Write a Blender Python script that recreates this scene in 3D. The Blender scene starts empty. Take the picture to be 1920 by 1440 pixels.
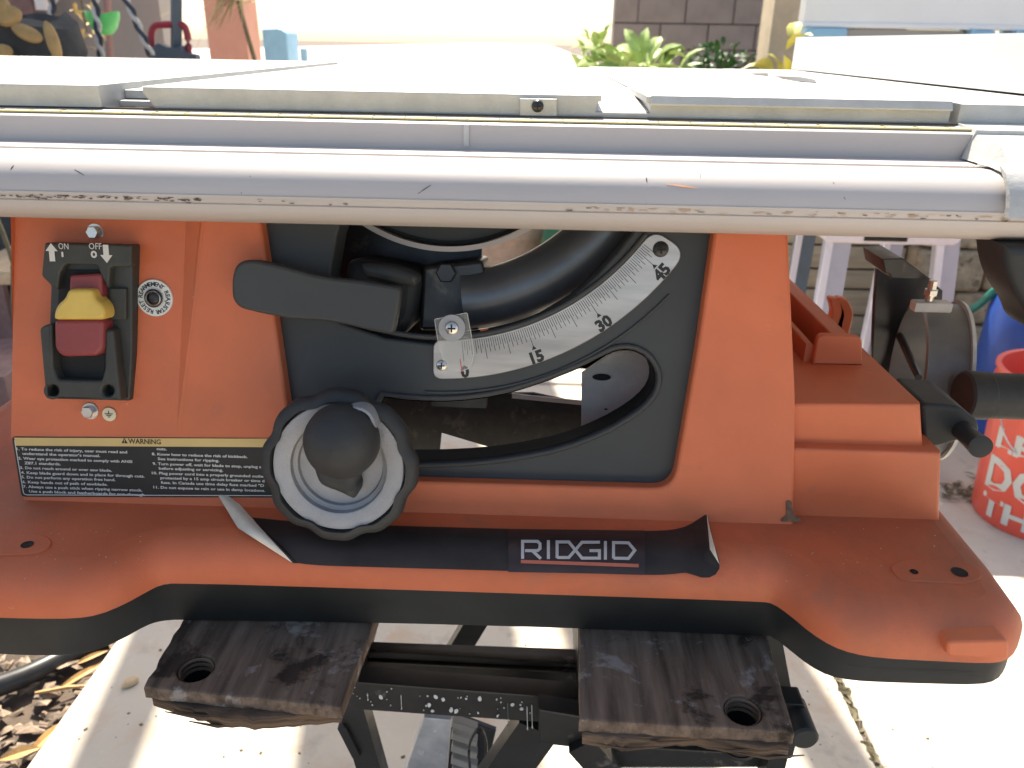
import bpy, math, random
from mathutils import Vector, Matrix, noise
from mathutils.geometry import tessellate_polygon
random.seed(7)
PI = math.pi
rad = math.radians
S = bpy.context.scene
COL = S.collection

# ------------------------------------------------------------------ camera
H = 1.03                                   # eye height above the patio
PITCH, YAW, ROLL, FPX = rad(23.239), rad(1.500), rad(0.996), 1495.0
cp, sp, cy_, sy_ = math.cos(PITCH), math.sin(PITCH), math.cos(YAW), math.sin(YAW)
FW = Vector((-sy_*cp, cy_*cp, -sp)); RT0 = Vector((cy_, sy_, 0)); UP0 = RT0.cross(FW)
RT = RT0*math.cos(ROLL) + UP0*math.sin(ROLL); UP = -RT0*math.sin(ROLL) + UP0*math.cos(ROLL)
EYE = Vector((0, 0, H))
cd = bpy.data.cameras.new('camera'); cam = bpy.data.objects.new('camera', cd); COL.objects.link(cam)
R3 = Matrix((RT, UP, -FW)).transposed()
cam.matrix_world = Matrix.Translation(EYE) @ R3.to_4x4()
cd.sensor_width = 36; cd.lens = 36*FPX/1920; cd.clip_start = .02; cd.clip_end = 3000
cd.dof.use_dof = True; cd.dof.focus_distance = .60; cd.dof.aperture_fstop = 11.0
S.camera = cam

# ------------------------------------------------------------------ world, sun, exposure
SUN_EL, SUN_AZ = rad(54), rad(-9)          # azimuth from +Y, towards +X positive
w = bpy.data.worlds.new('World'); S.world = w; w.use_nodes = True
nt = w.node_tree; nt.nodes.clear()
sky = nt.nodes.new('ShaderNodeTexSky'); sky.sky_type = 'NISHITA'; sky.sun_disc = False
sky.sun_elevation = SUN_EL; sky.sun_rotation = SUN_AZ % (2*PI); sky.dust_density = 2.5; sky.air_density = .7; sky.ozone_density = .5; sky.altitude = 300
bg = nt.nodes.new('ShaderNodeBackground'); bg.inputs[1].default_value = 0.15
wo = nt.nodes.new('ShaderNodeOutputWorld')
wb_ = nt.nodes.new('ShaderNodeMix'); wb_.data_type = 'RGBA'; wb_.blend_type = 'MULTIPLY'; wb_.inputs[0].default_value = 1
wb_.inputs[7].default_value = (1.0, .94, .81, 1)      # white balance of the sky light
nt.links.new(sky.outputs[0], wb_.inputs[6]); nt.links.new(wb_.outputs[2], bg.inputs[0]); nt.links.new(bg.outputs[0], wo.inputs[0])
sd = bpy.data.lights.new('sun', 'SUN'); sd.energy = 5.0; sd.angle = rad(.6); sd.color = (1, .93, .80)
so = bpy.data.objects.new('sun', sd); COL.objects.link(so)
SUNV = Vector((math.sin(SUN_AZ)*math.cos(SUN_EL), math.cos(SUN_AZ)*math.cos(SUN_EL), math.sin(SUN_EL)))
so.rotation_euler = (-SUNV).to_track_quat('-Z', 'Y').to_euler()
so.location = SUNV*10
S.view_settings.view_transform = 'Standard'; S.view_settings.look = 'None'
S.view_settings.gamma = 1; S.view_settings.use_curve_mapping = False
S.view_settings.exposure = 1.35

# ------------------------------------------------------------------ pixel of the 1920 px photograph -> point on a real surface
def ray(px, py): return RT*((px-960)/FPX) + UP*(-(py-720)/FPX) + FW
def hY(px, py, Y): d = ray(px, py); return EYE + d*(Y/d.y)
def hZ(px, py, Z): d = ray(px, py); return EYE + d*((Z-H)/d.z)
def hX(px, py, X): d = ray(px, py); return EYE + d*(X/d.x)

class Frame:                               # a leaning plane containing the world X direction
    def __init__(s, O, t):
        c = 1/math.hypot(1, t); s.O = Vector(O)
        s.u = Vector((1, 0, 0)); s.v = Vector((0, t*c, c)); s.n = Vector((0, -c, t*c))
        s.M = Matrix.Translation(s.O) @ Matrix((s.u, s.v, s.n)).transposed().to_4x4()
    def uv(s, px, py, off=0.0):
        d = ray(px, py); k = ((s.O-EYE).dot(s.n)+off)/d.dot(s.n); P = EYE + d*k - s.O
        return (P.dot(s.u), P.dot(s.v))
    def at(s, px, py, off=0.0):
        a, b = s.uv(px, py, off); return s.M @ Matrix.Translation((a, b, off))
_o = hY(250, 812, .53); _o.x = 0
PA = Frame(_o, .2)                         # saw front panel, leaning back
PB = Frame(_o, 0)                          # vertical plane through its crease
PIV = (-.072, .262)                        # tilt pivot on the panel

# ------------------------------------------------------------------ materials
def lin(c): return tuple((x/255/12.92 if x/255 <= .04045 else ((x/255+.055)/1.055)**2.4) for x in c)
MATS = {}
def mat(name, col, rough=.5, metal=0., var=.15, scale=30., bump=.0, bscale=200., spec=.5, stains=(), stretch=(1, 1, 1),
        trans=0., ior=1.45, coat=0., alpha=1., rvar=.12, col2=None, iso=False):
    m = bpy.data.materials.new(name); m.use_nodes = True; n = m.node_tree; N = n.nodes; L = n.links
    b = N['Principled BSDF']; b.inputs['Roughness'].default_value = rough; b.inputs['Metallic'].default_value = metal
    b.inputs['Specular IOR Level'].default_value = spec; b.inputs['IOR'].default_value = ior
    b.inputs['Transmission Weight'].default_value = trans; b.inputs['Coat Weight'].default_value = coat
    b.inputs['Alpha'].default_value = alpha
    tc = N.new('ShaderNodeTexCoord'); mp = N.new('ShaderNodeMapping'); mp.inputs['Scale'].default_value = stretch
    L.new(tc.outputs['Object'], mp.inputs[0])
    def nz(sc, det=6, rg=.6, dist=0, raw=False):
        t = N.new('ShaderNodeTexNoise'); t.inputs['Scale'].default_value = sc; t.inputs['Detail'].default_value = det
        t.inputs['Roughness'].default_value = rg; t.inputs['Distortion'].default_value = dist; L.new(tc.outputs['Object'] if raw else mp.outputs[0], t.inputs['Vector']); return t
    def mix(fac, a, c2):
        x = N.new('ShaderNodeMix'); x.data_type = 'RGBA'
        if isinstance(fac, float): x.inputs[0].default_value = fac
        else: L.new(fac, x.inputs[0])
        for i, v in ((6, a), (7, c2)):
            if isinstance(v, tuple): x.inputs[i].default_value = (*v[:3], 1)
            else: L.new(v, x.inputs[i])
        return x.outputs[2]
    def ramp(src, a, c2):
        r = N.new('ShaderNodeMapRange'); r.inputs[1].default_value = a; r.inputs[2].default_value = c2; L.new(src, r.inputs[0]); return r.outputs[0]
    lo = tuple(x*(1-var) for x in col); hi = tuple(min(1, x*(1+var)) for x in (col2 or col))
    cur = mix(ramp(nz(scale).outputs[0], .3, .7), lo, hi)
    for (sc, scl, th, soft, amt) in stains:
        f = ramp(nz(scl, 8, .65, .3, iso).outputs[0], th, th+soft)
        mm = N.new('ShaderNodeMath'); mm.operation = 'MULTIPLY'; L.new(f, mm.inputs[0]); mm.inputs[1].default_value = amt
        cur = mix(mm.outputs[0], cur, sc)
    L.new(cur, b.inputs['Base Color'])
    rr = N.new('ShaderNodeMapRange'); rr.inputs[3].default_value = max(.03, rough-rvar); rr.inputs[4].default_value = min(1, rough+rvar)
    L.new(nz(scale*1.7).outputs[0], rr.inputs[0]); L.new(rr.outputs[0], b.inputs['Roughness'])
    if bump:
        bp = N.new('ShaderNodeBump'); bp.inputs['Strength'].default_value = bump; bp.inputs['Distance'].default_value = .002
        L.new(nz(bscale, 5).outputs[0], bp.inputs['Height']); L.new(bp.outputs[0], b.inputs['Normal'])
    MATS[name] = m; return m

ORANGE = mat('orange_plastic', (.60, .152, .062), .48, var=.12, scale=7, bump=.16, bscale=1100, rvar=.16,
             stains=(((.33, .12, .065), 4, .50, .22, .38), ((.30, .13, .08), 26, .60, .12, .30), ((.74, .46, .34), 70, .715, .03, .5), ((.16, .09, .06), 130, .735, .02, .5)))
ORANGE2 = mat('orange_base_plastic', (.56, .138, .056), .55, var=.14, scale=7, bump=.2, bscale=900, rvar=.16,
              stains=(((.22, .10, .06), 5, .47, .2, .55), ((.25, .14, .09), 24, .58, .12, .35), ((.7, .42, .3), 60, .71, .03, .6), ((.12, .08, .06), 120, .73, .02, .6)))
BLACKP = mat('black_plastic', (.030, .032, .032), .5, spec=.3, var=.2, scale=20, bump=.05, bscale=900)
PLATE = mat('charcoal_plate', (.052, .054, .054), .42, spec=.3, var=.12, scale=10, bump=.06, bscale=1200, stains=(((.12, .11, .10), 12, .66, .1, .3),))
SWITCH = mat('switch_plastic', (.042, .043, .037), .5, var=.15, scale=60, bump=.08, bscale=1500)
RUBBER = mat('rubber_grip', (.032, .032, .031), .62, var=.2, scale=60, bump=.1, bscale=900)
TRIM = mat('black_trim', (.022, .023, .023), .55, spec=.3, var=.25, scale=15, stains=(((.3, .28, .25), 90, .76, .03, .6),))
ALU = mat('painted_aluminium', (.48, .44, .415), .52, .05, spec=.3, var=.06, scale=12, stretch=(.3, 1, 1), bump=.03, bscale=500,
          stains=(((.22, .16, .11), 45, .70, .05, .7), ((.62, .56, .53), 8, .5, .2, .3), ((.30, .28, .26), 110, .715, .03, .8)))
CAST = mat('cast_aluminium', (.50, .49, .46), .5, .12, var=.12, scale=40, bump=.25, bscale=300, stains=(((.25, .22, .18), 50, .66, .1, .5),))
TOPM = mat('table_surface', (.62, .61, .58), .38, .5, var=.06, scale=30, bump=.05, bscale=300)
STEEL = mat('steel', (.62, .60, .56), .3, .9, var=.15, scale=80, bump=.05)
SILVER = mat('silver_paint', (.33, .325, .33), .5, .3, var=.08, scale=60, bump=.3, bscale=700, stains=(((.15, .15, .15), 70, .68, .06, .5),))
SCALE = mat('scale_metal', (.42, .39, .365), .34, .6, var=.22, scale=30, stretch=(.35, 2.5, 1), stains=(((.20, .15, .12), 26, .66, .12, .5), ((.78, .76, .73), 18, .6, .2, .5)))
INK = mat('black_ink', (.015, .015, .015), .5, var=0)
WHITEINK = mat('white_ink', (.62, .61, .57), .55, var=.05)
YTAPE = mat('yellow_tape', (.80, .66, .30), .5, var=.1, scale=60)
LBLACK = mat('label_black', (.018, .018, .018), .35, var=.2)
LGOLD = mat('label_gold', (.62, .44, .17), .4, var=.05)
STICKER = mat('sticker_black', (.030, .024, .022), .5, spec=.3, var=.3, scale=25, stains=(((.09, .07, .06), 60, .68, .06, .5),))
STICK2 = mat('sticker_patch', (.034, .020, .019), .38, var=.2, scale=60)
PAPER = mat('sticker_backing', (.78, .68, .53), .8, var=.15, scale=30)
LOGO = mat('logo_grey', (.50, .45, .42), .5, var=.1)
LOGOR = mat('logo_red', (.45, .12, .07), .5, var=.1)
YEL = mat('yellow_plastic', (.66, .46, .10), .42, var=.08, scale=60, bump=.03)
RED = mat('maroon_plastic', (.24, .045, .045), .42, var=.12, scale=40, bump=.03)
CLEAR = mat('clear_plastic', (.75, .74, .68), .12, alpha=.13, var=0)
CLEARE = mat('clear_plastic_edge', (.75, .72, .66), .2, alpha=.5, var=0)
REDLINE = mat('red_line', (.5, .02, .02), .4, var=0)
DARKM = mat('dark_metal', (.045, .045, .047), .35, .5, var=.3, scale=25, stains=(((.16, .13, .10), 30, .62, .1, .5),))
TUBEM = mat('glossy_dark_metal', (.13, .135, .14), .33, .5, var=.2, scale=20, stains=(((.18, .14, .10), 50, .68, .05, .6),))
GRIME = mat('grimy_black', (.02, .02, .018), .5, var=.5, scale=70, stains=(((.10, .085, .07), 50, .56, .1, .7),))
WOOD = mat('weathered_board', (.150, .108, .080), .8, var=.55, scale=75, stretch=(1.4, .13, 1), bump=.9, bscale=240, iso=True, spec=.12,
           stains=(((.19, .15, .13), 9, .50, .2, .45), ((.022, .016, .013), 20, .56, .07, .8), ((.34, .31, .285), 24, .58, .06, .65), ((.32, .29, .27), 90, .65, .04, .6), ((.17, .10, .06), 50, .62, .05, .6)))
WOODE = mat('board_edge', (.13, .088, .060), .9, var=.6, scale=60, stretch=(.3, 1, 5), bump=1., bscale=160, spec=.2,
            stains=(((.27, .25, .25), 40, .62, .05, .6), ((.24, .13, .06), 30, .60, .05, .7), ((.010, .009, .008), 18, .5, .1, .7)))
SLOTSHADE = mat('slot_shade_black', (.02, .02, .02), .95, var=.1, spec=.05)  # near-black, only for darkening the slot wall
FRAME = mat('black_painted_steel', (.020, .019, .018), .4, .1, var=.3, scale=30,
            stains=(((.17, .15, .14), 14, .60, .05, .6), ((.55, .54, .5), 95, .735, .015, .9)))
PAINTW = mat('dried_paint', (.62, .62, .60), .5, var=.1)
PAINTG = mat('dried_teal_paint', (.14, .19, .19), .5, var=.1)
GALV = mat('galvanised', (.46, .46, .47), .5, .3, var=.2, scale=40, stains=(((.8, .8, .8), 60, .62, .05, .7), ((.35, .22, .14), 14, .62, .08, .6)))
CONC = mat('concrete', (.56, .505, .42), .85, var=.10, scale=3, bump=.25, bscale=90,
           stains=(((.52, .37, .25), 7, .53, .12, .6), ((.34, .30, .26), 13, .56, .12, .55), ((.62, .58, .52), 30, .58, .1, .5), ((.26, .22, .18), 55, .74, .02, .5)))
DIRT = mat('dirt', (.10, .072, .052), .9, var=.5, scale=14, bump=1., bscale=60, stains=(((.25, .20, .15), 20, .58, .08, .7), ((.03, .025, .02), 30, .55, .1, .6)))
MULCH = mat('mulch_chips', (.20, .145, .10), .7, var=.9, scale=40, rvar=.3)
LEAFD = mat('dry_leaf', (.52, .30, .11), .6, var=.3, scale=60, bump=.2)
HOSE = mat('black_hose', (.03, .03, .03), .35, var=.3)
BRICKG = mat('grey_block', (.25, .215, .20), .9, var=.14, scale=5, bump=.5, bscale=60)
MORT = mat('mortar', (.17, .145, .135), .95, var=.1, scale=20, bump=.3)
STUC = mat('stucco_grey', (.38, .36, .33), .9, var=.05, scale=3, bump=.4, bscale=90)
STUCB = mat('stucco_beige', (.52, .43, .31), .9, var=.12, scale=14, bump=.9, bscale=40)
SALMON = mat('salmon_paint', (.72, .36, .26), .7, var=.08, scale=8, bump=.2)
BROWNP = mat('brown_pipe', (.30, .19, .17), .6, var=.1)
LEAFG = mat('green_leaf', (.055, .14, .035), .4, var=.4, scale=12)
LEAFL = mat('lime_leaf', (.38, .50, .16), .5, var=.3, scale=12)
LEAFY = mat('yellow_leaf', (.55, .50, .12), .55, var=.2, scale=12)
STEM = mat('stem', (.14, .12, .07), .8, var=.2)
FRONDM = mat('dry_frond', (.52, .42, .20), .7, var=.25, scale=15)
WHITEP = mat('white_panel', (.80, .80, .79), .5, var=.03, scale=5)
BLUEP = mat('pale_blue_paint', (.28, .50, .66), .5, var=.1, scale=10)
GREENP = mat('green_bowl_plastic', (.10, .55, .16), .4, var=.1)
ROPEL = mat('rope_light', (.55, .54, .52), .9, var=.2, scale=60)
ROPED = mat('rope_dark', (.05, .06, .08), .9, var=.2, scale=60)
REDT = mat('red_tube', (.30, .03, .05), .35, var=.1)
SLATE = mat('slate_post', (.075, .10, .13), .5, var=.1)
BAGD = mat('bag_dark_cloth', (.045, .048, .05), .9, var=.3, scale=20, bump=.5)
BAGT = mat('bag_tan_cloth', (.42, .28, .12), .85, var=.2, scale=20, bump=.3)
LAV = mat('lavender_plastic', (.36, .35, .42), .45, var=.07, scale=12, stains=(((.75, .62, .62), 26, .66, .05, .7),))
LAVW = mat('pale_lavender_plastic', (.62, .58, .64), .4, var=.05)
TANW = mat('tan_plank', (.38, .29, .19), .8, var=.25, scale=14, stretch=(.3, 1, 3), bump=.4)
STONE = mat('rough_stone', (.42, .31, .20), .95, var=.35, scale=25, bump=1.4, bscale=45, stains=(((.12, .09, .06), 30, .56, .08, .8),))
BLUEB = mat('blue_drum_plastic', (.02, .07, .34), .4, var=.1)
BUCK = mat('orange_red_bucket', (.78, .115, .075), .38, var=.06, scale=8)
TEALH = mat('teal_hose', (.03, .22, .17), .4, var=.1)
TERRA = mat('terracotta', (.50, .33, .24), .8, var=.15)
BEAMW = mat('added_shade_timber', (.20, .13, .085), .8, var=.25, scale=10, bump=.3)  # timber of the added overhead shade boards
MAUVE = mat('mauve_sheet', (.22, .13, .12), .6, var=.2)
TANL = mat('pale_timber', (.60, .44, .27), .75, var=.15, scale=20, stretch=(3, .3, 3))
HOLE = mat('dark_recess', (.008, .008, .008), .7, var=0)

# ------------------------------------------------------------------ mesh helpers
def merge(*ms):
    V, F, I = [], [], []
    for m in ms:
        k = len(V); V += [Vector(v) for v in m[0]]; F += [tuple(i+k for i in f) for f in m[1]]
        I += (list(m[2]) if len(m) > 2 else [0]*len(m[1]))
    return V, F, I
def xf(m, M): return ([M @ Vector(v) for v in m[0]], m[1], *m[2:])
def setm(m, i): return (m[0], m[1], [i]*len(m[1]))
def box(x0, x1, y0, y1, z0, z1, b=0.0):
    if b <= 0:
        V = [(x, y, z) for z in (z0, z1) for y in (y0, y1) for x in (x0, x1)]
        return V, [(0, 2, 3, 1), (4, 5, 7, 6), (0, 1, 5, 4), (2, 6, 7, 3), (0, 4, 6, 2), (1, 3, 7, 5)]
    pts = [(x0, y0), (x1, y0), (x1, y1), (x0, y1)]
    return rplate(pts, z0, z1, b, both=True)
def loft(loops, close0=True, close1=True, cyc=True):
    n = len(loops[0]); V = [Vector(p) for l in loops for p in l]; F = []
    for k in range(len(loops)-1):
        for i in range(n if cyc else n-1):
            j = (i+1) % n; F.append((k*n+i, k*n+j, (k+1)*n+j, (k+1)*n+i))
    if close0: F.append(tuple(reversed(range(n))))
    if close1: F.append(tuple((len(loops)-1)*n+i for i in range(n)))
    return V, F
def area(p): return .5*sum(p[i-1][0]*p[i][1]-p[i][0]*p[i-1][1] for i in range(len(p)))
def offs(pts, d):
    out = []; n = len(pts)
    for i in range(n):
        a, b, c = Vector(pts[i-1]), Vector(pts[i]), Vector(pts[(i+1) % n])
        e1 = (b-a).normalized(); e2 = (c-b).normalized()
        n1 = Vector((-e1.y, e1.x)); n2 = Vector((-e2.y, e2.x)); k = 1+n1.dot(n2)
        out.append(b + (n1+n2)*(d/max(k, .35)))
    return out
def tess(loops, w):
    L = [[Vector((p[0], p[1], 0)) for p in l] for l in loops]
    T = tessellate_polygon(L); V = [Vector((p[0], p[1], w)) for l in loops for p in l]; F = []
    for t in T:
        a, b, c = (V[i] for i in t); cr = (b-a).cross(c-a).z
        if abs(cr) < 1e-14: continue
        F.append(t if cr > 0 else (t[0], t[2], t[1]))
    return V, F
def rplate(outer, w0, w1, r=0.0, holes=(), both=False, back=True, n=3):
    outer = [Vector(p[:2]) for p in outer]
    if area(outer) < 0: outer.reverse()
    hs = []
    for h in holes:
        h = [Vector(p[:2]) for p in h]
        if area(h) > 0: h.reverse()
        hs.append(h)
    steps = [(r*(1-math.sin(k*PI/2/n)), w1-r*(1-math.cos(k*PI/2/n))) for k in range(n+1)] if r > 0 else [(0, w1)]
    if both and r > 0: steps += [(r*(1-math.cos(k*PI/2/n)), w0+r*(1-math.sin(k*PI/2/n))) for k in range(n+1)]
    else: steps.append((0, w0))
    parts = []
    for l in [outer]+hs:
        loops = []
        for d, wv in steps:
            loops.append([Vector((p.x, p.y, wv)) for p in (offs(l, d) if d else l)])
        V, F = loft(loops, False, False); parts.append((V, [tuple(reversed(f)) for f in F]))
    parts.append(tess([offs(l, steps[0][0]) if steps[0][0] else l for l in [outer]+hs], w1))
    if back:
        V, F = tess([offs(l, steps[-1][0]) if steps[-1][0] else l for l in [outer]+hs], w0)
        parts.append((V, [tuple(reversed(f)) for f in F]))
    return merge(*parts)
def lathe(prof, seg=32, a0=0, a1=2*PI, lobes=None):     # prof (r, z) about local Z
    full = abs(a1-a0-2*PI) < 1e-6; V, F = [], []; m = len(prof); ns = seg if full else seg+1
    for i in range(ns):
        a = a0+(a1-a0)*i/seg; k = lobes(a) if lobes else 1
        for r, z in prof: V.append(Vector((r*k*math.cos(a), r*k*math.sin(a), z)))
    for i in range(seg):
        j = (i+1) % ns
        for q in range(m-1): F.append((i*m+q, j*m+q, j*m+q+1, i*m+q+1))
    return V, F
def cyl(r, z0, z1, seg=24, c=0.0):
    p = [(0, z0), (r, z0), (r, z1), (0, z1)] if not c else [(0, z0), (r-c, z0), (r, z0+c), (r, z1-c), (r-c, z1), (0, z1)]
    return lathe(p, seg)
def tube(path, rs, seg=12, cap=True, flat=(1, 1), upv=None):
    path = [Vector(p) for p in path]
    if not hasattr(rs, '__len__'): rs = [rs]*len(path)
    loops = []; up = Vector(upv) if upv else Vector((0.013, .02, 1))
    for i, p in enumerate(path):
        t = (path[min(i+1, len(path)-1)]-path[max(i-1, 0)]).normalized()
        a = t.cross(up)
        if a.length < .05: a = t.cross(Vector((1, 0, 0)))
        a.normalize(); b = a.cross(t)
        loops.append([p + (a*math.cos(k*2*PI/seg)*flat[0] + b*math.sin(k*2*PI/seg)*flat[1])*rs[i] for k in range(seg)])
    return loft(loops, cap, cap)
def spline(pts, n=8):
    P = [Vector(p) for p in pts]; P = [P[0]*2-P[1]]+P+[P[-1]*2-P[-2]]; out = []
    for i in range(1, len(P)-2):
        for k in range(n):
            t = k/n; a, b, c, d = P[i-1:i+3]
            out.append(.5*((2*b)+(c-a)*t+(2*a-5*b+4*c-d)*t*t+(3*b-a-3*c+d)*t**3))
    out.append(P[-2]); return out
def rc(pts, r, n=5):                       # round the corners of a 2D polygon; r one value or one per corner
    out = []; N = len(pts)
    for i in range(N):
        a, b, c = Vector(pts[i-1][:2]), Vector(pts[i][:2]), Vector(pts[(i+1) % N][:2]); q = r[i] if hasattr(r, '__len__') else r
        q = min(q, (a-b).length*.48, (c-b).length*.48)
        if q <= 0: out.append(b); continue
        p0 = b+(a-b).normalized()*q; p1 = b+(c-b).normalized()*q
        for k in range(n+1): t = k/n; out.append(p0*(1-t)**2+b*2*t*(1-t)+p1*t*t)
    return out
def circ2(cx, cy, r, n=24): return [(cx+r*math.cos(2*PI*k/n), cy+r*math.sin(2*PI*k/n)) for k in range(n)]
def polar(r, a, c=PIV): return (c[0]+r*math.sin(a), c[1]-r*math.cos(a))   # angle from straight down, to the right

WM = {}
def obj(name, m, mats, parent=None, M=None, smooth=32, **kw):
    M = M or Matrix(); me = bpy.data.meshes.new(name)
    V, F = m[0], m[1]
    me.from_pydata([tuple(v) for v in V], [], [tuple(f) for f in F])
    for mt in (mats if isinstance(mats, (list, tuple)) else [mats]): me.materials.append(mt)
    if len(m) > 2: me.polygons.foreach_set('material_index', list(m[2]))
    me.update()
    if smooth: me.shade_smooth(); me.set_sharp_from_angle(angle=rad(smooth))
    o = bpy.data.objects.new(name, me); COL.objects.link(o)
    return place(o, parent, M, **kw)
def place(o, parent, M, **kw):
    WM[o.name] = M.copy()
    if parent is not None: o.parent = parent; o.matrix_basis = WM[parent.name].inverted() @ M
    else: o.matrix_basis = M
    for k, v in kw.items(): o[k] = v
    return o
def thing(name, loc, label, category, group=None, M=None):
    o = bpy.data.objects.new(name, None); COL.objects.link(o); o.empty_display_size = .1
    place(o, None, M or Matrix.Translation(loc)); o['label'] = label; o['category'] = category
    if group: o['group'] = group
    return o
def copy_tree(o, M, parent=None, **kw):
    c = o.copy(); COL.objects.link(c)
    place(c, parent, M, **kw)
    for ch in o.children:
        if ch is c: continue
        copy_tree(ch, M @ WM[o.name].inverted() @ WM[ch.name], c)
    return c
_dg = None
def textmesh(s, size=1., bold=0., width=None, height=None, xa='L'):
    cu = bpy.data.curves.new('t', 'FONT'); cu.body = s; cu.size = size; cu.offset = bold; cu.resolution_u = 2
    o = bpy.data.objects.new('t', cu); COL.objects.link(o)
    dg = bpy.context.evaluated_depsgraph_get(); me = bpy.data.meshes.new_from_object(o.evaluated_get(dg))
    V = [v.co.copy() for v in me.vertices]; F = [tuple(p.vertices) for p in me.polygons]
    bpy.data.objects.remove(o); bpy.data.curves.remove(cu); bpy.data.meshes.remove(me)
    x0 = min(v.x for v in V); x1 = max(v.x for v in V); y1 = max(v.y for v in V); y0 = min(v.y for v in V)
    sx = width/(x1-x0) if width else 1; sy = height/(y1-y0) if height else (1 if not width else 1)
    for v in V:
        v.x = (v.x-x0)*sx; v.y *= sy
        if xa == 'C': v.x -= (x1-x0)*sx/2
    return V, F
def stroke(pts, wd):                        # polyline with width in 2D, mitred
    P = [Vector(p[:2]) for p in pts]; L, R_ = [], []
    for i, p in enumerate(P):
        e1 = (p-P[i-1]).normalized() if i else (P[1]-p).normalized()
        e2 = (P[i+1]-p).normalized() if i < len(P)-1 else e1
        n1 = Vector((-e1.y, e1.x)); n2 = Vector((-e2.y, e2.x)); mm = (n1+n2)/max(1+n1.dot(n2), .4)
        L.append(p+mm*wd/2); R_.append(p-mm*wd/2)
    V = [Vector((q.x, q.y, 0)) for q in L+R_]; n = len(P)
    return V, [(i, n+i, n+i+1, i+1) for i in range(n-1)]
def T(x, y, z): return Matrix.Translation((x, y, z))
def Rx(a): return Matrix.Rotation(a, 4, 'X')
def Ry(a): return Matrix.Rotation(a, 4, 'Y')
def Rz(a): return Matrix.Rotation(a, 4, 'Z')
RXAX = Ry(PI/2)                             # local Z -> world X
def yz_extrude(pts, x0, x1):               # profile (Y, Z) extruded along X
    A = pts if area(pts) > 0 else list(reversed(pts))
    V, F, *_ = merge(rplate(A, x0, x1, 0)); return [Vector((v.z, v.x, v.y)) for v in V], F
def phillips(name, parent, M, r, mt=None, washer=0.0):
    m = lathe([(0, r*.55), (r*.5, r*.5), (r*.85, r*.3), (r, 0)], 20)
    s = obj(name, m, mt or STEEL, parent, M)
    q = r*.55
    obj('cross_slot', merge(box(-q, q, -q*.2, q*.2, r*.4, r*.58), box(-q*.2, q*.2, -q, q, r*.4, r*.585)), HOLE, s, M, 0)
    return s

# ================================================================== SETTING
ROT = -9                                     # patio edge direction is taken from the photograph
def ground():
    n = 60; sz = 400
    o = obj('ground', ([(-sz, -sz, -.045), (sz, -sz, -.045), (sz, sz, -.045), (-sz, sz, -.045)], [(0, 1, 2, 3)]), DIRT, None, None, 0, kind='structure')
    eA, eB = hZ(173, 1263, 0), hZ(47, 1440, 0); k = (eA.x-eB.x)/(eA.y-eB.y)
    y0, y1 = -3.0, 2.4
    jx0 = hZ(1572, 1290, 0).x
    def ex(y): return eA.x+(y-eA.y)*k
    P = bpy.data.objects.new('patio', None); COL.objects.link(P); place(P, None, Matrix()); P['kind'] = 'structure'
    obj('concrete_slab', rplate([(ex(y0), y0), (jx0, y0), (jx0+.005, y1), (ex(y1), y1)], -.08, 0, .006), CONC, P)
    obj('concrete_slab', rplate([(jx0+.010, y0), (4.5, y0), (4.5, y1), (jx0+.016, y1)], -.08, 0, .006), CONC, P)
    obj('concrete_slab', rplate([(-1.9, 2.42), (1.2, 2.42), (1.2, 9), (-1.9, 9)], -.08, 0, .006), CONC, P)
    obj('driveway', box(-30, 3.2, 9.02, 395, -.04, -.01, 0), mat('pale_driveway', (.72, .70, .66), .9, var=.04, scale=1), None, None, 0, kind='structure')
    # mulch
    V, F = [], []
    for i in range(2600):
        y = random.uniform(.6, 2.6); x = ex(y)-random.random()**1.5*1.3-.006
        s = random.uniform(.003, .011); l = s*random.uniform(1, 2.6); a = random.uniform(0, PI); t = random.uniform(-.5, .5)
        M = T(x, y, -.043+random.random()*.02) @ Rz(a) @ Rx(t) @ Ry(random.uniform(-.4, .4))
        k0 = len(V); V += [M @ Vector(p) for p in ((-l, -s, 0), (l, -s*.7, .001), (l*.8, s, 0), (-l, s*.8, .002), (0, 0, s*.6))]
        F += [(k0, k0+1, k0+4), (k0+1, k0+2, k0+4), (k0+2, k0+3, k0+4), (k0+3, k0, k0+4)]
    obj('mulch', (V, F), MULCH, None, None, 0, kind='stuff')
    V, F = [], []
    for i in range(420):                     # litter blown into the joint
        y = random.uniform(.7, 2.3); x = jx0+.006+random.gauss(0, .003); s = random.uniform(.0015, .006)
        M = T(x, y, random.uniform(-.012, .004)) @ Rz(random.uniform(0, 6)) @ Rx(random.uniform(-.8, .8))
        k0 = len(V); V += [M @ Vector(p) for p in ((-s*2, -s*.6, 0), (s*2, -s*.5, .001), (s*1.6, s*.7, 0), (-s*2, s*.6, .001))]; F.append((k0, k0+1, k0+2, k0+3))
    obj('joint_litter', (V, F), STEM, None, None, 0, kind='stuff')
    V, F = [], []
    for i in range(110):                     # specks and grit on the slabs
        px, py = random.uniform(100, 1900), random.uniform(1180, 1440) if random.random() < .8 else random.uniform(850, 1050)
        p = hZ(px, py, 0); s = random.uniform(.0008, .0028)
        if p.x < ex(p.y): continue
        k0 = len(V); a = random.uniform(0, 6)
        V += [T(p.x, p.y, .0) @ Rz(a) @ Vector(q) for q in ((-s*1.6, -s, 0), (s, -s, 0), (s*1.4, s, 0), (-s, s, 0), (0, 0, s))]
        F += [(k0, k0+1, k0+4), (k0+1, k0+2, k0+4), (k0+2, k0+3, k0+4), (k0+3, k0, k0+4)]
    obj('grit', (V, F), STEM, None, None, 0, kind='stuff')
    return ex
EX = ground()

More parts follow.
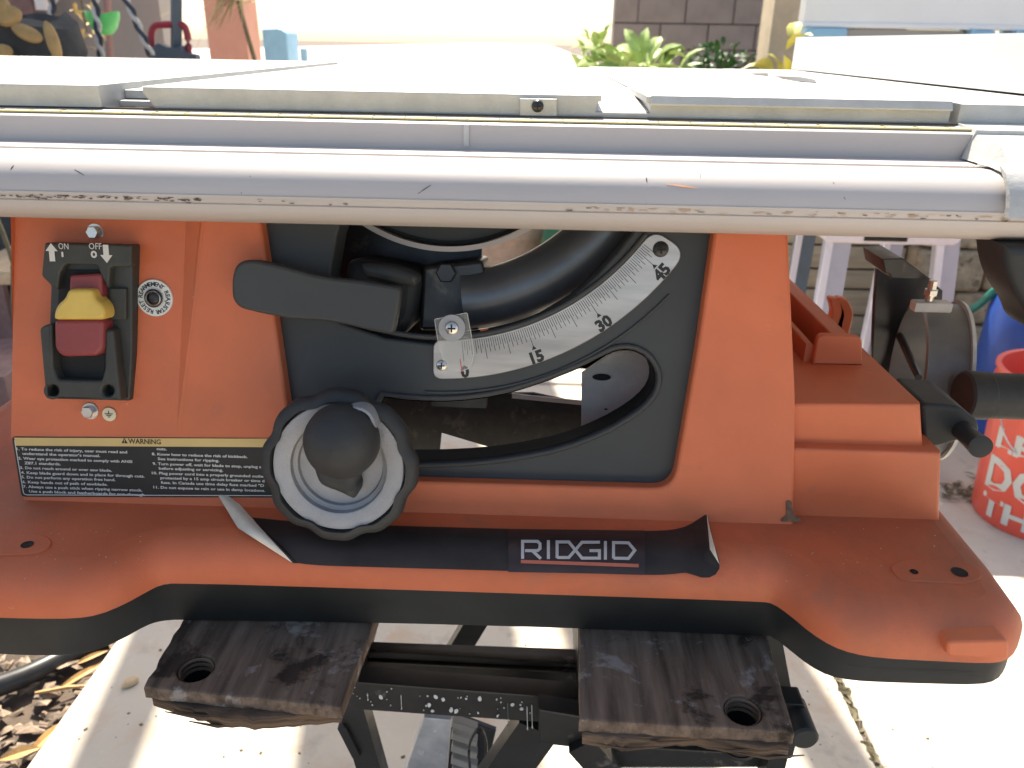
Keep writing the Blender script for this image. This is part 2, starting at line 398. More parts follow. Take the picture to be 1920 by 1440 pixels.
def leafmesh(l, wd, curl=.3, n=6):
    V, F = [], []
    for i in range(n+1):
        t = i/n; ww = wd*math.sin(PI*min(1, t*1.02+.03))**.8*(1 if t < .97 else .2); z = curl*l*math.sin(t*PI*.8)
        x = l*t
        V += [Vector((x, -ww/2, z+ww*.18)), Vector((x, 0, z)), Vector((x, ww/2, z+ww*.18))]
    for i in range(n): F += [(i*3, i*3+3, i*3+4, i*3+1), (i*3+1, i*3+4, i*3+5, i*3+2)]
    return V, F
def dry(px, py, a, l, wd, lab, z=-.03, mt=LEAFD, px2=None):
    p = hZ(px, py, z)
    o = obj('dry_leaf', leafmesh(l, wd, .12), mt, None, T(p.x, p.y, z+.004) @ Rz(a) @ Rx(.5), label=lab, category='leaf')
    o['group'] = 'dry fallen leaves on the ground'; return o
dry(108, 1297, rad(52), .085, .012, 'long curled tan dry leaf lying along the edge of the concrete')
dry(52, 1420, rad(70), .075, .016, 'bright yellow dry leaf standing up in the mulch below the black hose')
dry(0, 1428, rad(25), .06, .018, 'tan dry leaf in the mulch at the bottom left corner of the photo')
dry(140, 1250, rad(40), .06, .010, 'narrow tan dry leaf on the mulch just under the saw base')
p = hZ(66, 1300, -.02)
obj('twig', tube([p, p+Vector((.05, .012, .004)), p+Vector((.085, .02, .002))], [.003, .0035, .002], 6), LEAFD, None, None,
    label='short reddish brown twig lying on the mulch beside the concrete edge', category='twig')
p = hZ(245, 1283, 0)
V, F = lathe([(0, .008), (.007, .006), (.010, .001), (.008, -.003), (0, -.004)], 9)
for v in V: v.x *= 1.5; v += noise.noise_vector(v*150)*.002
obj('pebble', (V, F), TANL, None, T(p.x, p.y, .004) @ Rz(.8), label='small pinkish tan pebble on the concrete left of the wooden jaw', category='pebble')
hp = spline([hZ(-260, 1420, 0.0), hZ(-60, 1310, -.01), hZ(60, 1262, -.015), hZ(170, 1205, -.02), hZ(330, 1120, -.02)], 8)
obj('garden_hose', tube(hp, .019, 14), HOSE, None, None, label='thick black hose lying on the mulch at the left of the patio', category='hose')

# ---- unseen overhead boards, added to throw the bands of shade on the patio
pg = thing('added_shade_frame', (0, 4, 0), 'added overhead boards and beams that cast shade, on salmon and beige columns', 'added_shade_frame')
cl = hZ(450, 104, .98); Yp = 4.8
cL = hY(437, 60, Yp); cR = hY(1476, 60, Yp)
obj('column', box(cL.x-.105, cL.x+.11, Yp-.11, Yp+.11, 0, 2.6, .01), SALMON, pg, label='salmon painted column')
obj('column', box(cR.x-.12, cR.x+.12, Yp-.12, Yp+.12, 0, 2.6, .015), STUCB, pg, label='rough beige stucco column')
for x in (-2.6, 2.9): obj('column', box(x-.1, x+.1, 2.56, 2.76, 0, 2.6, .01), SALMON, pg)  # unseen columns added to carry the front beam
obj('added_beam', box(-2.9, 3.1, 2.61, 2.71, 2.6, 2.78, .004), BEAMW, pg); obj('added_beam', box(-2.9, 3.1, Yp-.06, Yp+.06, 2.6, 2.78, .004), BEAMW, pg)  # unseen beams added to hold up the shade boards
def shade_board(gx0, gx1, z=2.79, y0=2.58, y1=5.2):
    """a board that shades the strip gx0..gx1 of the patio at Y=1"""
    dx = SUNV.x/SUNV.z*z; k = SUNV.x/SUNV.y; yy = 1+SUNV.y/SUNV.z*z
    def X(g, y): return g+dx+(y-yy)*k
    obj('added_shade_slat', rplate([(X(gx0, y0), y0), (X(gx1, y0), y0), (X(gx1, y1), y1), (X(gx0, y1), y1)], z, z+.03, .003), BEAMW, pg, None, 0)  # unseen board, added only for its shadow
shade_board(-.715, -.605); shade_board(-.372, .02); shade_board(.10, .30)
shade_board(.43, .545); shade_board(1.12, 1.42); shade_board(-1.5, -1.25); shade_board(1.75, 1.95)

# ---- background left: rendered wall, ropes, bowl, hand truck, bag
wy = 5.6
a, b = hY(-500, 50, wy).x, hY(304, 50, wy).x
wl = obj('garden_wall', box(a, b, wy, wy+.2, -.04, 2.4, .01), STUC, None, None, label='plain grey stucco wall in shade behind the ropes on the left', category='wall')
a, b = hY(-400, 50, wy-.3).x, hY(72, 50, wy-.3).x
obj('hanging_sheet', box(a, b, wy-.32, wy-.30, H-.05, H+.75, .003), MAUVE, None, None, label='dull mauve sheet hanging on the grey wall at the upper left corner', category='sheet')
a, b = hY(73, 10, wy-.3).x, hY(92, 10, wy-.3).x
obj('bright_gap_strip', box(a, b, wy-.34, wy-.3, H+.13, H+.75, .003), WHITEP, None, None, label='narrow white strip standing in for the bright gap beside the mauve sheet', category='board')  # white strip set in place of a bright gap
def rope(px, lab, Y=3.4):
    pts = [hY(x, y, Y) for x, y in px]; top = pts[0]+(pts[0]-pts[1]).normalized()*1.2
    path = [top+(pts[0]-top)*i/6 for i in range(6)]+spline(pts, 6); dense = []
    for i in range(len(path)-1):
        for k in range(6): dense.append(path[i].lerp(path[i+1], k/6))
    t = thing('hanging_rope', dense[0], lab, 'rope', 'twisted ropes hanging on the left')
    L = [0]
    for i in range(1, len(dense)): L.append(L[-1]+(dense[i]-dense[i-1]).length)
    for s in range(2):
        for q in range(1):
            pp = [d+Vector((math.cos(l*60+s*PI), .4*math.sin(l*60+s*PI), math.sin(l*60+s*PI)*.3))*.0085 for d, l in zip(dense, L)]
            obj('strand', tube(pp, .009, 6), (ROPED, ROPEL)[s], t)
rope([(104, -10), (92, 40), (82, 70)], 'slanting dark and white twisted rope beside the black and tan bag')
rope([(178, -10), (184, 60), (192, 125)], 'dark and white twisted rope hanging down in front of the green bowl')
rope([(233, -10), (262, 55), (284, 105)], 'dark and white twisted rope slanting down towards the red hand truck')
q0 = hY(201, 0, 5.3); q1 = hY(207, 130, 5.3)
obj('wall_pipe', tube([q1+Vector((0, 0, -.9)), q1, q0, q0+Vector((-.05, 0, 1.2))], .022, 10), BROWNP, None, None, label='thin brown pipe running up the grey wall behind the green bowl', category='pipe')
g = hY(193, 36, 3.7)
V, F = lathe([(.002, -.062), (.03, -.058), (.052, -.038), (.066, -.008), (.070, .018), (.066, .018), (.060, -.005), (.045, -.033), (.0, -.052)], 28)
for v in V:
    v.z += max(0, abs(v.x)-.03)*.35; v.x *= 1.0
obj('green_bowl', (V, F), GREENP, None, T(*g), label='bright green plastic bowl hanging among the ropes at the upper left', category='bowl')
k = hY(163, 60, 3.9)
V, F = [], []
for i in range(26):
    c = k+Vector((random.gauss(0, .035), random.gauss(0, .03), random.gauss(0, .06)))
    lm = xf(leafmesh(random.uniform(.05, .09), .02, .3, 4), T(*c) @ Rz(random.uniform(0, 6.2)) @ Ry(random.uniform(-1, 1)))
    V, F, _ = merge((V, F), lm)
hd = thing('dried_plant_bunch', k, 'small bunch of dry tan leaves hanging left of the green bowl', 'dried plant')
obj('leaves', (V, F), FRONDM, hd, T(0, 0, 0), kind='stuff')
obj('stem', tube([k, k+Vector((0, .0, .3)), k+Vector((.02, 0, 1.0))], .004, 6), STEM, hd)

bagp = hY(45, 118, 2.9)
bg_ = thing('tool_bag', (bagp.x, 2.9, H-.12), 'charcoal and tan cloth bag slumped behind the table at the far left', 'bag')
st = obj('storage_crate', box(bagp.x-.45, bagp.x+.22, 2.7, 3.2, 0, bagp.z-.02, .02), BAGD, None, None, label='dark box under the charcoal and tan bag at far left', category='box')
V, F = lathe([(0, -.02), (.21, -.02), (.235, .05), (.21, .12), (.16, .15), (.12, .10), (0, .08)], 28)
for v in V: v.x *= 1.0; v += noise.noise_vector(v*9)*.03
obj('body', (V, F), BAGD, bg_, T(bagp.x-.05, 2.95, bagp.z))
for (x, y, sx, sy, r) in ((50, 62, .05, .024, -.4), (15, 30, .045, .03, .3), (98, 78, .02, .062, .15), (6, 96, .028, .022, 0), (4, 8, .02, .03, .5)):
    c = hY(x, y, 2.72); V, F = lathe([(0, .012), (.7, .010), (1, 0), (.9, -.012), (0, -.02)], 18)
    V = [Vector((v.x*sx, v.y*sy, v.z)) for v in V]
    obj('pocket', (V, F), BAGT, bg_, T(*c) @ Rx(PI/2) @ Rz(r))
ht = thing('hand_truck', hY(318, 110, 3.6), 'red tubular hand truck with dark post standing behind the saw table', 'hand truck')
P = lambda x, y, Y=3.6: hY(x, y, Y)
pp = spline([P(287, 260), P(285, 105), P(284, 66), P(291, 49), P(310, 46), P(330, 46)], 6)
obj('handle_loop', tube(pp, .0145, 12), REDT, ht); obj('side_tube', tube(spline([P(334, 44), P(348, 54), P(354, 100), P(356, 260)], 6), .0145, 12), REDT, ht)
obj('post', tube([P(330, 260), P(331, -60)], .026, 4), SLATE, ht)
obj('grip_block', merge(rplate(rc([(P(x, y).x, P(x, y).z) for x, y in ((290, 118), (296, 86), (306, 80), (320, 88), (338, 90), (348, 84), (352, 98), (376, 102), (378, 118))], .01), 0, .05, .004)), SLATE, ht, T(0, 3.6, 0) @ Rx(PI/2))
obj('load_plate', box(P(287, 260).x, P(356, 260).x, 3.5, 3.66, .0, .03), SLATE, ht)
obj('leg', tube([P(287, 260), Vector((P(287, 260).x, 3.6, .02))], .0145, 10), REDT, ht); obj('leg', tube([P(356, 260), Vector((P(356, 260).x, 3.6, .02))], .0145, 10), REDT, ht)
# dry grass clump leaning over the salmon column
fr = thing('dry_frond_clump', (hY(420, 60, 4.2).x, 4.2, 0), 'dry yellow fronds arching in front of the salmon column', 'fronds')
for i in range(26):
    b0 = hY(random.uniform(395, 480), random.uniform(-60, 5), 4.2); e = hY(random.uniform(380, 400+i*3.2), random.uniform(35, 62), 4.1)
    if i < 3: e = hY((345, 300, 365)[i], (60, 30, 95)[i], 4.1)
    mid = (b0+e)/2+Vector((.02, 0, .04)); path = spline([b0, mid, e], 6); n = len(path)
    obj('frond', tube(path, [.006*(1-j/n)+.001 for j in range(n)], 4, flat=(1.4, .4)), FRONDM, fr)
obj('stem', tube([(b0.x, 4.35, 0), (b0.x+.05, 4.3, .9), (b0.x, 4.2, b0.z+.1)], [.014, .012, .008], 8), STEM, fr)

# light blue objects far off
for (x0, x1, y0, y1, Y, lab, nm, cat) in ((514, 557, 54, 67, 9, 'small pale blue tarp lump left of centre near the horizon', 'blue_tarp', 'tarp'), (563, 573, 90, 107, 7, 'slim pale blue post near the back edge of the saw table', 'blue_post', 'post')):
    A, B = hY(x0, y1, Y), hY(x1, y0, Y)
    if nm == 'blue_tarp':
        obj(nm, merge(rplate(rc([(A.x, A.z-.25), (B.x, A.z-.25), (B.x, A.z+.03), (A.x+.18, B.z), (A.x, B.z-.01)], .02), 0, .4, .02), box(A.x, B.x, A.z-1.0, A.z-.25, 0, .35)), BLUEP, None, T(0, Y, 0) @ Rx(PI/2), label=lab, category=cat)
    else: obj(nm, box(A.x, B.x, Y, Y+.06, -.045, B.z, .01), BLUEP, None, None, label=lab, category=cat)

# ---- block wall, background right
Yw = 7.4; bw = thing('block_wall', (2, Yw, 0), 'grey concrete block wall in shade behind the plants at upper right', 'wall')
x0 = hY(1150, 50, Yw).x; x1 = hY(1700, 60, Yw).x; zc = hY(1300, 45, Yw).z; bh = .2
obj('mortar_core', box(x0, x1, Yw+.012, Yw+.18, -.045, zc+bh*4-.01), MORT, bw, None, 0)
bx_ = rplate([(0, 0), (.39, 0), (.39, .19), (0, .19)], 0, .03, .006); proto = None
zrow = zc-bh*5; r_ = 0
while zrow < zc+bh*4-.02:
    xx = x0-(.2 if r_ % 2 else 0)
    while xx < x1-.1:
        Mb = T(max(xx, x0), Yw+.014+random.uniform(-.003, .003), zrow+.005) @ Rx(PI/2)
        if xx < x0: Mb = Mb @ Matrix.Diagonal((.5, 1, 1, 1))
        if proto is None: proto = obj('block', bx_, BRICKG, bw, Mb)
        else: copy_tree(proto, Mb, bw)
        xx += .4
    zrow += bh; r_ += 1

def plant(name, lab, cx, cyy, z0, z1, wx, mt, n, ls, big=False, dense=1.):
    t = thing(name, (cx, cyy, 0), lab, 'plant'); V, F = [], []
    for i in range(5):
        a = random.uniform(0, 6.28); obj('stem', tube([(cx, cyy, 0), (cx+math.cos(a)*wx*.3, cyy, z0), (cx+math.cos(a)*wx*.8, cyy+math.sin(a)*wx*.4, z1-ls)], [.012, .009, .004], 6), STEM, t)
    for i in range(n):
        a = random.uniform(0, 6.28); r = random.random()**.5
        c = Vector((cx+math.cos(a)*r*wx, cyy+math.sin(a)*r*wx*.6, z0+(z1-z0)*random.random()*(1-.45*r*r)))
        lm = xf(leafmesh(ls*random.uniform(.6, 1.2), ls*(.42 if big else .5), .2, 4 if big else 3), T(*c) @ Rz(a+random.uniform(-.7, .7)) @ Ry(random.uniform(-1.1, .5)) @ Rx(random.uniform(-.6, .6)))
        if big: obj('leaf', lm, mt, t)
        else: k0 = len(V); V += lm[0]; F += [tuple(j+k0 for j in f) for f in lm[1]]
    if not big: obj('foliage', (V, F), mt, t, kind='stuff')
    return t
c = hY(1200, 92, 4.0); plant('broadleaf_plant', 'lime green broad leaved plant left of the dark shrub behind the table', c.x, 4.0, H-.20, hY(1200, 84, 4).z, .20, LEAFL, 70, .15, True)
c = hY(1130, 92, 4.6); plant('pale_plant', 'small pale green plant at the left end of the planting', c.x, 4.6, H-.2, hY(1130, 52, 4.6).z, .12, LEAFL, 30, .12, True)
c = hY(1355, 100, 4.6); plant('dark_shrub', 'dense dark green glossy shrub in front of the block wall', c.x, 4.6, H-.5, hY(1355, 82, 4.6).z, .28, LEAFG, 1500, .055)
c = hY(1475, 100, 2.6); plant('yellow_plant', 'yellow green strap leaved plant in front of the beige column', c.x, 2.6, H-.30, hY(1475, 60, 2.6).z, .07, LEAFY, 34, .11, True)

# ---- white slab on blue sawhorses behind the fence
sh = thing('white_slab', (1.2, 2.0, H+.01), 'large white panel standing on edge on pale blue blocks at upper right', 'slab')
Ys = 2.87; xl = hY(1508, 30, Ys).x; zb = hY(1600, 50, Ys).z
obj('panel', box(xl, xl+1.7, Ys, Ys+.06, zb, zb+.22, .008), WHITEP, sh); obj('edge_lip', box(xl-.004, xl+1.71, Ys-.006, Ys+.066, zb-.004, zb+.012, .003), WHITEP, sh)
for i, (x0_, x1_) in enumerate(((1510, 1585), (1818, 1862), (1902, 2000))):
    A, B = hY(x0_, 55, Ys), hY(x1_, 55, Ys)
    s = thing('blue_block', (A.x, Ys, zb-.05), ('widest pale blue block under the left end of the white panel', 'narrow pale blue block under the middle of the white panel', 'pale blue block under the white panel at the right edge of the photo')[i], 'block', 'blue blocks under the panel')
    obj('block_body', box(A.x, B.x, Ys-.02, Ys+.08, zb-.05, zb-.005, .006), BLUEP, s)
    obj('end_cap', box(A.x-.004, A.x+.012, Ys-.024, Ys+.084, zb-.0515, zb-.0035, .003), BLUEP, s)
A, B = hY(1590, 58, Ys), hY(1812, 58, Ys)
obj('grey_batten', box(A.x, B.x, Ys+.01, Ys+.05, zb-.05, zb-.006, .003), STUC, None, None, label='grey batten under the white panel between two pale blue blocks', category='batten')

# ---- right background seen below the rail
pw = thing('plank_wall', (1.4, 2.9, 0), 'wall of tan horizontal planks behind the lavender stool', 'wall')
Y2 = 2.85; ZW = zb-.052; X0, X1 = hY(1450, 600, Y2).x, hY(1672, 600, Y2).x
z = -.04; i = 0
while z < ZW-.001:
    hh = min(.075+.012*((i*7) % 3), ZW-z); hh = ZW-z if ZW-z-hh < .03 else hh; obj('plank', box(X0, X1, Y2+random.uniform(0, .008), Y2+.12, z, z+hh-.008*(z+hh < ZW-.001), .004), TANW, pw); z += hh; i += 1
sw = thing('stone_wall', (2.0, 2.9, 0), 'rough tan stone wall beside the planks under the white panel', 'wall')
z = -.04; r_ = 0
while z < ZW-.02:
    hh = random.uniform(.10, .17); hh = ZW-z if ZW-z-hh < .08 else hh; x = X1+.01; r_ += 1
    while x < X1+2.2:
        ww = random.uniform(.14, .32)
        V, F = rplate(rc([(x, z), (x+ww-.012, z+random.uniform(-.008, .008)), (x+ww-.012, z+hh-.01), (x, z+hh-.012)], .02, 3), 0, .12+random.uniform(0, .03), .015)[:2]
        obj('stone', (V, F), STONE, sw, T(0, Y2+.05, 0) @ Rx(PI/2)); x += ww
    z += hh
obj('backing', box(X1, X1+2.2, Y2+.05, Y2+.25, -.04, ZW-.012), MORT, sw)
# rubble at the foot of the stone wall
V, F = [], []
for i in range(240):
    p = Vector((random.uniform(1.3, 2.6), random.uniform(2.42, 2.84), 0)); s = random.uniform(.008, .035)
    a, b = lathe([(0, s*.7), (s*.8, s*.4), (s, 0), (0, -s*.2)], 6)
    M = T(p.x, p.y, -.02+random.random()*.05) @ Rz(random.uniform(0, 6)); k0 = len(V)
    V += [M @ (q+noise.noise_vector(q*60+p*9)*s*.5) for q in a]; F += [tuple(j+k0 for j in f) for f in b]
obj('rubble', (V, F), STONE, None, None, 0, kind='stuff')
# stool
ss = thing('step_stool', (1.05, 1.9, 0), 'lavender grey plastic step stool with splayed legs under the rail', 'stool')
Yt = 1.9; L_ = hY(1548, 450, Yt); R_ = hY(1800, 456, Yt); zt = hY(1680, 462, Yt).z
obj('top_tray', box(L_.x, R_.x, Yt, Yt+.26, zt, zt+.07, .022), LAVW, ss)
obj('grip_slot', box(L_.x+.09, L_.x+.19, Yt-.003, Yt+.02, zt+.012, zt+.03), HOLE, ss)
def leg(pxt, pyt, pxb, pyb, wd, yy, mt=LAV, th=.03):
    A = hY(pxt, pyt, yy); B = hY(pxb, pyb, yy); d = (B-A)/(A.z-B.z); Bt = A+d*A.z; A = A+Vector((0, 0, .03))
    V, F = loft([[Bt+Vector(o) for o in ((-wd/2, 0, 0), (wd/2, 0, 0), (wd/2, th, 0), (-wd/2, th, 0))], [A+Vector(o) for o in ((-wd/2, 0, 0), (wd/2, 0, 0), (wd/2, th, 0), (-wd/2, th, 0))]])
    lg = obj('leg', (V, F), mt, ss, None, 0)
    e = wd/2; V, F = loft([[Bt+Vector(o) for o in ((-e-.004, -.008, 0), (-e+.012, -.008, 0), (-e+.012, 0, 0), (-e-.004, 0, 0))], [A+Vector(o) for o in ((-e-.004, -.008, 0), (-e+.012, -.008, 0), (-e+.012, 0, 0), (-e-.004, 0, 0))]])
    obj('edge_rib', (V, F), LAVW, lg, None, 0)
leg(1572, 465, 1556, 560, .058, Yt+.02); leg(1776, 465, 1766, 560, .052, Yt+.02); leg(1512, 450, 1496, 540, .05, Yt+.30, SLATE); leg(1676, 465, 1664, 520, .05, Yt+.24)
# teal hose
obj('teal_hose', tube(spline([hY(2000, 470, 2.2), hY(1925, 505, 2.2), hY(1868, 543, 2.2), hY(1830, 575, 2.25), hY(1785, 597, 2.3), hY(1740, 600, 2.4), (1.2, 2.4, .3), (1.1, 2.5, 0)], 6), .011, 10), TEALH, None, None, label='teal green garden hose curving behind the ring bracket', category='hose')
# drum and bucket
bx, by = 1.505, 2.12
obj('blue_drum', lathe([(0, 0), (.21, 0), (.225, .02), (.232, .15), (.225, .17), (.232, .19), (.232, .36), (.222, .41), (.18, .445), (.10, .45), (.10, .47), (0, .47)], 48), BLUEB, None, T(bx, by, 0), label='royal blue plastic drum standing behind the orange red bucket', category='drum')
kx, ky = 1.215, 1.68
bk = thing('bucket', (kx, ky, 0), 'orange red bucket with white stencilled letters and a wire handle', 'bucket')
BR = lambda z: .132+.020*z/.37
obj('body', lathe([(0, 0), (.128, 0), (.132, .006), (BR(.30), .30), (BR(.30)+.006, .302), (BR(.30)+.006, .309), (BR(.33), .311), (BR(.33), .33), (BR(.33)+.007, .332), (BR(.33)+.007, .34), (BR(.36), .342), (BR(.365), .362), (BR(.37)+.007, .364), (BR(.37)+.007, .371), (BR(.37)-.004, .371), (BR(.36)-.004, .34), (.127, .01), (0, .01)], 64), BUCK, bk, T(kx, ky, 0))
def buckettext(s, zb, h, wdt, a0):
    V, F = textmesh(s, 1, .035, wdt, h); out = []
    for v in V:
        z = zb+v.y; r = BR(z)+.0012; a = a0+v.x/r; out.append(Vector((r*math.cos(a), r*math.sin(a), z)))
    return out, F
viewa = math.atan2(-ky, -kx)
mt_ = merge(buckettext("LET'S", .195, .055, .225, viewa-.86), buckettext('DO', .092, .085, .15, viewa-.90), buckettext('THIS.', .022, .055, .21, viewa-.88))
# stencil bridges are cut by thin red strips
obj('stencil_lettering', mt_, WHITEINK, bk, T(kx, ky, 0), 0)
hang = viewa+PI/2+.3
A = Vector((kx+math.cos(viewa-.92)*.152, ky+math.sin(viewa-.92)*.152, .335)); B = Vector((kx-math.cos(viewa-.92)*.152, ky-math.sin(viewa-.92)*.152, .335))
front = Vector((math.cos(viewa), math.sin(viewa), 0)); pts = []
for i in range(25):
    t = i/24; c = (A+B)/2; r = (A-B)/2; pts.append(c+r*math.cos(PI*t)+(front*.095+Vector((0, 0, -.155)))*math.sin(PI*t))
bl = obj('bail', tube(pts, .0018, 6), STEEL, bk)
obj('grip', tube([pts[10], pts[11], pts[12], pts[13], pts[14]], .009, 10), WHITEP, bl)
tp = hY(1862, 830, 1.9)
obj('price_tag', box(-.012, .012, -.045, .045, 0, .001), YEL, None, T(kx-.165, ky+.09, .27) @ Rz(.8) @ Rx(PI/2) @ Ry(.2), label='small yellow and white tag between the bucket and the blue drum', category='tag')
V, F = [], []
for i in range(60):
    p = hZ(1800+random.gauss(0, 22), 925+random.gauss(0, 10), 0); lm = xf(leafmesh(random.uniform(.012, .035), .007, .2, 3), T(p.x, p.y, .002) @ Rz(random.uniform(0, 6))); k0 = len(V)
    V += lm[0]; F += [tuple(j+k0 for j in f) for f in lm[1]]
obj('leaf_litter', (V, F), STEM, None, None, 0, kind='stuff')
# seen through the saw: pot and green can
p = hY(950, 500, 3.2)
po = thing('terracotta_pot', (p.x, 3.2, 0), 'terracotta pot seen through the opening above the scale', 'pot')
obj('pot', lathe([(0, 0), (.12, 0), (.17, .33), (.185, .33), (.185, .38), (.16, .38), (.15, .3), (0, .3)], 28), TERRA, po, T(p.x, 3.2, 0))
p = hY(1040, 470, 3.0)
V, F = lathe([(0, 0), (.17, .01), (.19, .25), (.15, .42), (.05, .5), (0, .5)], 24)
obj('green_sack', ([v+noise.noise_vector(v*6)*.04 for v in V], F), mat('dark_green_cloth', (.02, .13, .07), .6), None, T(p.x+.12, 3.0, 0), label='dark green sack seen through the saw beside the terracotta pot', category='sack')
# clutter left of the saw housing
q = hZ(-20, 640, 0)
for (px, py, Y, sx, sy, sz, mt, lab) in ((-22, 522, 2.2, .22, .9, .04, TANL, 'pale timber offcut sticking out left of the saw housing'), (-60, 600, 2.6, .25, .03, .30, MAUVE, 'mauve brown sheet leaning on the clutter left of the saw'), (-70, 745, 1.9, .2, .3, .12, MAUVE, 'mauve brown box on the dirt left of the saw')):
    p = hY(px, py, Y); obj('offcut' if mt is TANL else ('leaning_sheet' if sy < .1 else 'low_box'), box(-sx/2, sx/2, 0, sy, -sz/2, sz/2, .004), mt, None, T(p.x+.02, Y, max(p.z, sz/2-.04)) @ Rz(.1),
        label=lab, category='board' if mt is TANL else 'sheet' if sy < .1 else 'box')
p = hY(-8, 430, 2.0); obj('thin_branch', tube(spline([hY(-10, 400, 2), hY(10, 450, 2), hY(24, 500, 2), hY(30, 620, 2), (hY(30, 620, 2).x, 2, -.04)], 5), .006, 6), STEM, None, None, label='thin olive branch left of the saw housing', category='branch')
V, F = [], []
for i in range(260):
    p = Vector((random.uniform(-3.2, -1.0), random.uniform(1.5, 4.5), 0)); s = random.uniform(.01, .06)
    a, b = lathe([(0, s*.7), (s*.8, s*.4), (s, 0), (0, -s*.2)], 6); M = T(p.x, p.y, -.03) @ Rz(random.uniform(0, 6)); k0 = len(V)
    V += [M @ (q+noise.noise_vector(q*40+p*9)*s*.5) for q in a]; F += [tuple(j+k0 for j in f) for f in b]
obj('dirt_clods', (V, F), MULCH, None, None, 0, kind='stuff')

# ================================================================== WORKBENCH
ZJ = H-.405                                  # top of the jaws
wb = thing('folding_workbench', (-.04, .8, 0), 'black steel folding workbench with two weathered wooden jaws under the saw', 'workbench')
def jaw(pxs, front_z, lab, seed, hole, under):
    pts = [hZ(x, y, ZJ) for x, y in pxs]; poly = []
    F_ = [(p.x, p.y) for p in pts]
    n = 26; f0, f1 = Vector(F_[0]), Vector(F_[1])     # front-left -> front-right, ragged
    for i in range(n+1):
        q = f0.lerp(f1, i/n); q.y += noise.noise(Vector((i*.55, seed, 0)))*.0014; poly.append(q)
    for k in range(14):
        a, b = Vector(F_[1]), Vector(F_[2]); q = a.lerp(b, (k+1)/15); q.x += noise.noise(Vector((k*.8, seed, 3)))*.0015; poly.append(q)
    poly += [Vector(F_[2]), Vector(F_[3])]
    for k in range(14):
        a, b = Vector(F_[3]), Vector(F_[0]); q = a.lerp(b, (k+1)/15); q.x += noise.noise(Vector((k*.8, seed, 7)))*.0015; poly.append(q)
    hp = hZ(hole[0], hole[1], ZJ)
    top = rplate(poly, ZJ-.010, ZJ, .0018, holes=[circ2(hp.x, hp.y, .0125, 24)], back=True, n=2)
    j = obj('jaw', top, WOOD, wb, None, 40, label=lab)
    # lower plies, ragged and split
    l0, l1 = Vector(F_[0]), Vector(F_[1]); low = []
    for i in range(n+1):
        t = i/n; q = l0.lerp(l1, .02+.96*t); q.y += -under(t)+noise.noise(Vector((i*.9, seed, 11)))*.0022; low.append(q)
    low += [Vector(F_[2])+Vector((-.003, 0)), Vector(F_[3])+Vector((.003, 0))]
    obj('lower_ply', rplate(low, ZJ-.0195, ZJ-.0102, .001, holes=[circ2(hp.x, hp.y, .0122, 24)], n=1), WOODE, j, None, 40)
    for k in range(4):                       # splinters along the front edge
        t = random.random(); q = l0.lerp(l1, .1+.8*t)
        obj('splinter', tube([(q.x-.02, q.y-under(t)+.0005, ZJ-.012-.002*k), (q.x, q.y-under(t)-.002, ZJ-.013-.002*k), (q.x+.024, q.y-under(t), ZJ-.0115-.002*k)], [.0004, .0012, .0004], 5), WOODE, j)
    return j, hp
j1, h1 = jaw([(268, 1288), (640, 1325), (735, 1080), (395, 1070)], 0, 'weathered jaw with a split ragged front edge', 1.3, (367, 1253), lambda t: -.004+.012*math.sin(PI*min(1, t*1.05)))
j2, h2 = jaw([(1086, 1350), (1490, 1372), (1405, 1075), (1087, 1075)], 0, 'weathered jaw with threaded hole near its right corner', 5.1, (1393, 1331), lambda t: .001+.003*math.sin(t*9))
for j, hp in ((j1, h1), (j2, h2)):
    obj('hole_sleeve', lathe([(.01195, -.0100), (.01195, -.030)], 24), HOLE, j, T(hp.x, hp.y, ZJ))
    obj('hole_floor', cyl(.0128, -.0325, -.0295, 24), HOLE, j, T(hp.x, hp.y, ZJ))
    for k in range(3):
        obj('thread', lathe([(.0121, -.0015), (.0106, 0), (.0119, .0015)], 20), WOODE, j, T(hp.x, hp.y, ZJ-.003-.0042*k))
# painted cross members
def barpx(name, top0, top1, bot0, bot1, Y, depth, mt=FRAME, parent=wb, b=.002):
    P4 = [hY(*top0, Y), hY(*top1, Y), hY(*bot1, Y), hY(*bot0, Y)]
    return obj(name, rplate([(p.x, p.z) for p in P4], -depth, 0, b, n=2), mt, parent, T(0, Y, 0) @ Rx(PI/2))
r1 = barpx('cross_rail', (640, 1238), (1110, 1262), (640, 1282), (1110, 1302), .66, .022)
r2 = barpx('cross_rail', (620, 1275), (1110, 1312), (620, 1328), (1110, 1362), .60, .022)
obj('cross_rail_top', box(hY(640, 1238, .66).x, hY(1110, 1238, .66).x, .6605, .70, hY(700, 1236, .66).z-.014, hY(700, 1236, .66).z-.012), FRAME, wb)
# sloped ledges catching paint
barpx('ledge', (650, 1218), (1110, 1246), (650, 1240), (1110, 1264), .665, .01)
barpx('bar_lower', (1010, 1330), (1100, 1345), (1010, 1395), (1100, 1405), .57, .02)
def strut(x0, y0, x1, y1, wpx, Y, depth=.02, name='leg', mt=FRAME, Y2=None):
    A = hY(x0, y0, Y); B = hY(x1, y1, Y2 or Y); d = (B-A).normalized(); s = d.cross(Vector((0, 1, 0))).normalized()
    hw = wpx/1495*A.length*.5
    loops = [[q+s*hw, q-s*hw, q-s*hw+Vector((0, depth, 0)), q+s*hw+Vector((0, depth, 0))] for q in (A, B)]
    return obj(name, loft(loops), mt, wb, None, 0)
def to_ground(x0, y0, x1, y1, Y):            # extend a leg line down to the patio
    A = hY(x0, y0, Y); B = hY(x1, y1, Y); k = (0.01-A.z)/(B.z-A.z); return A+(B-A)*k
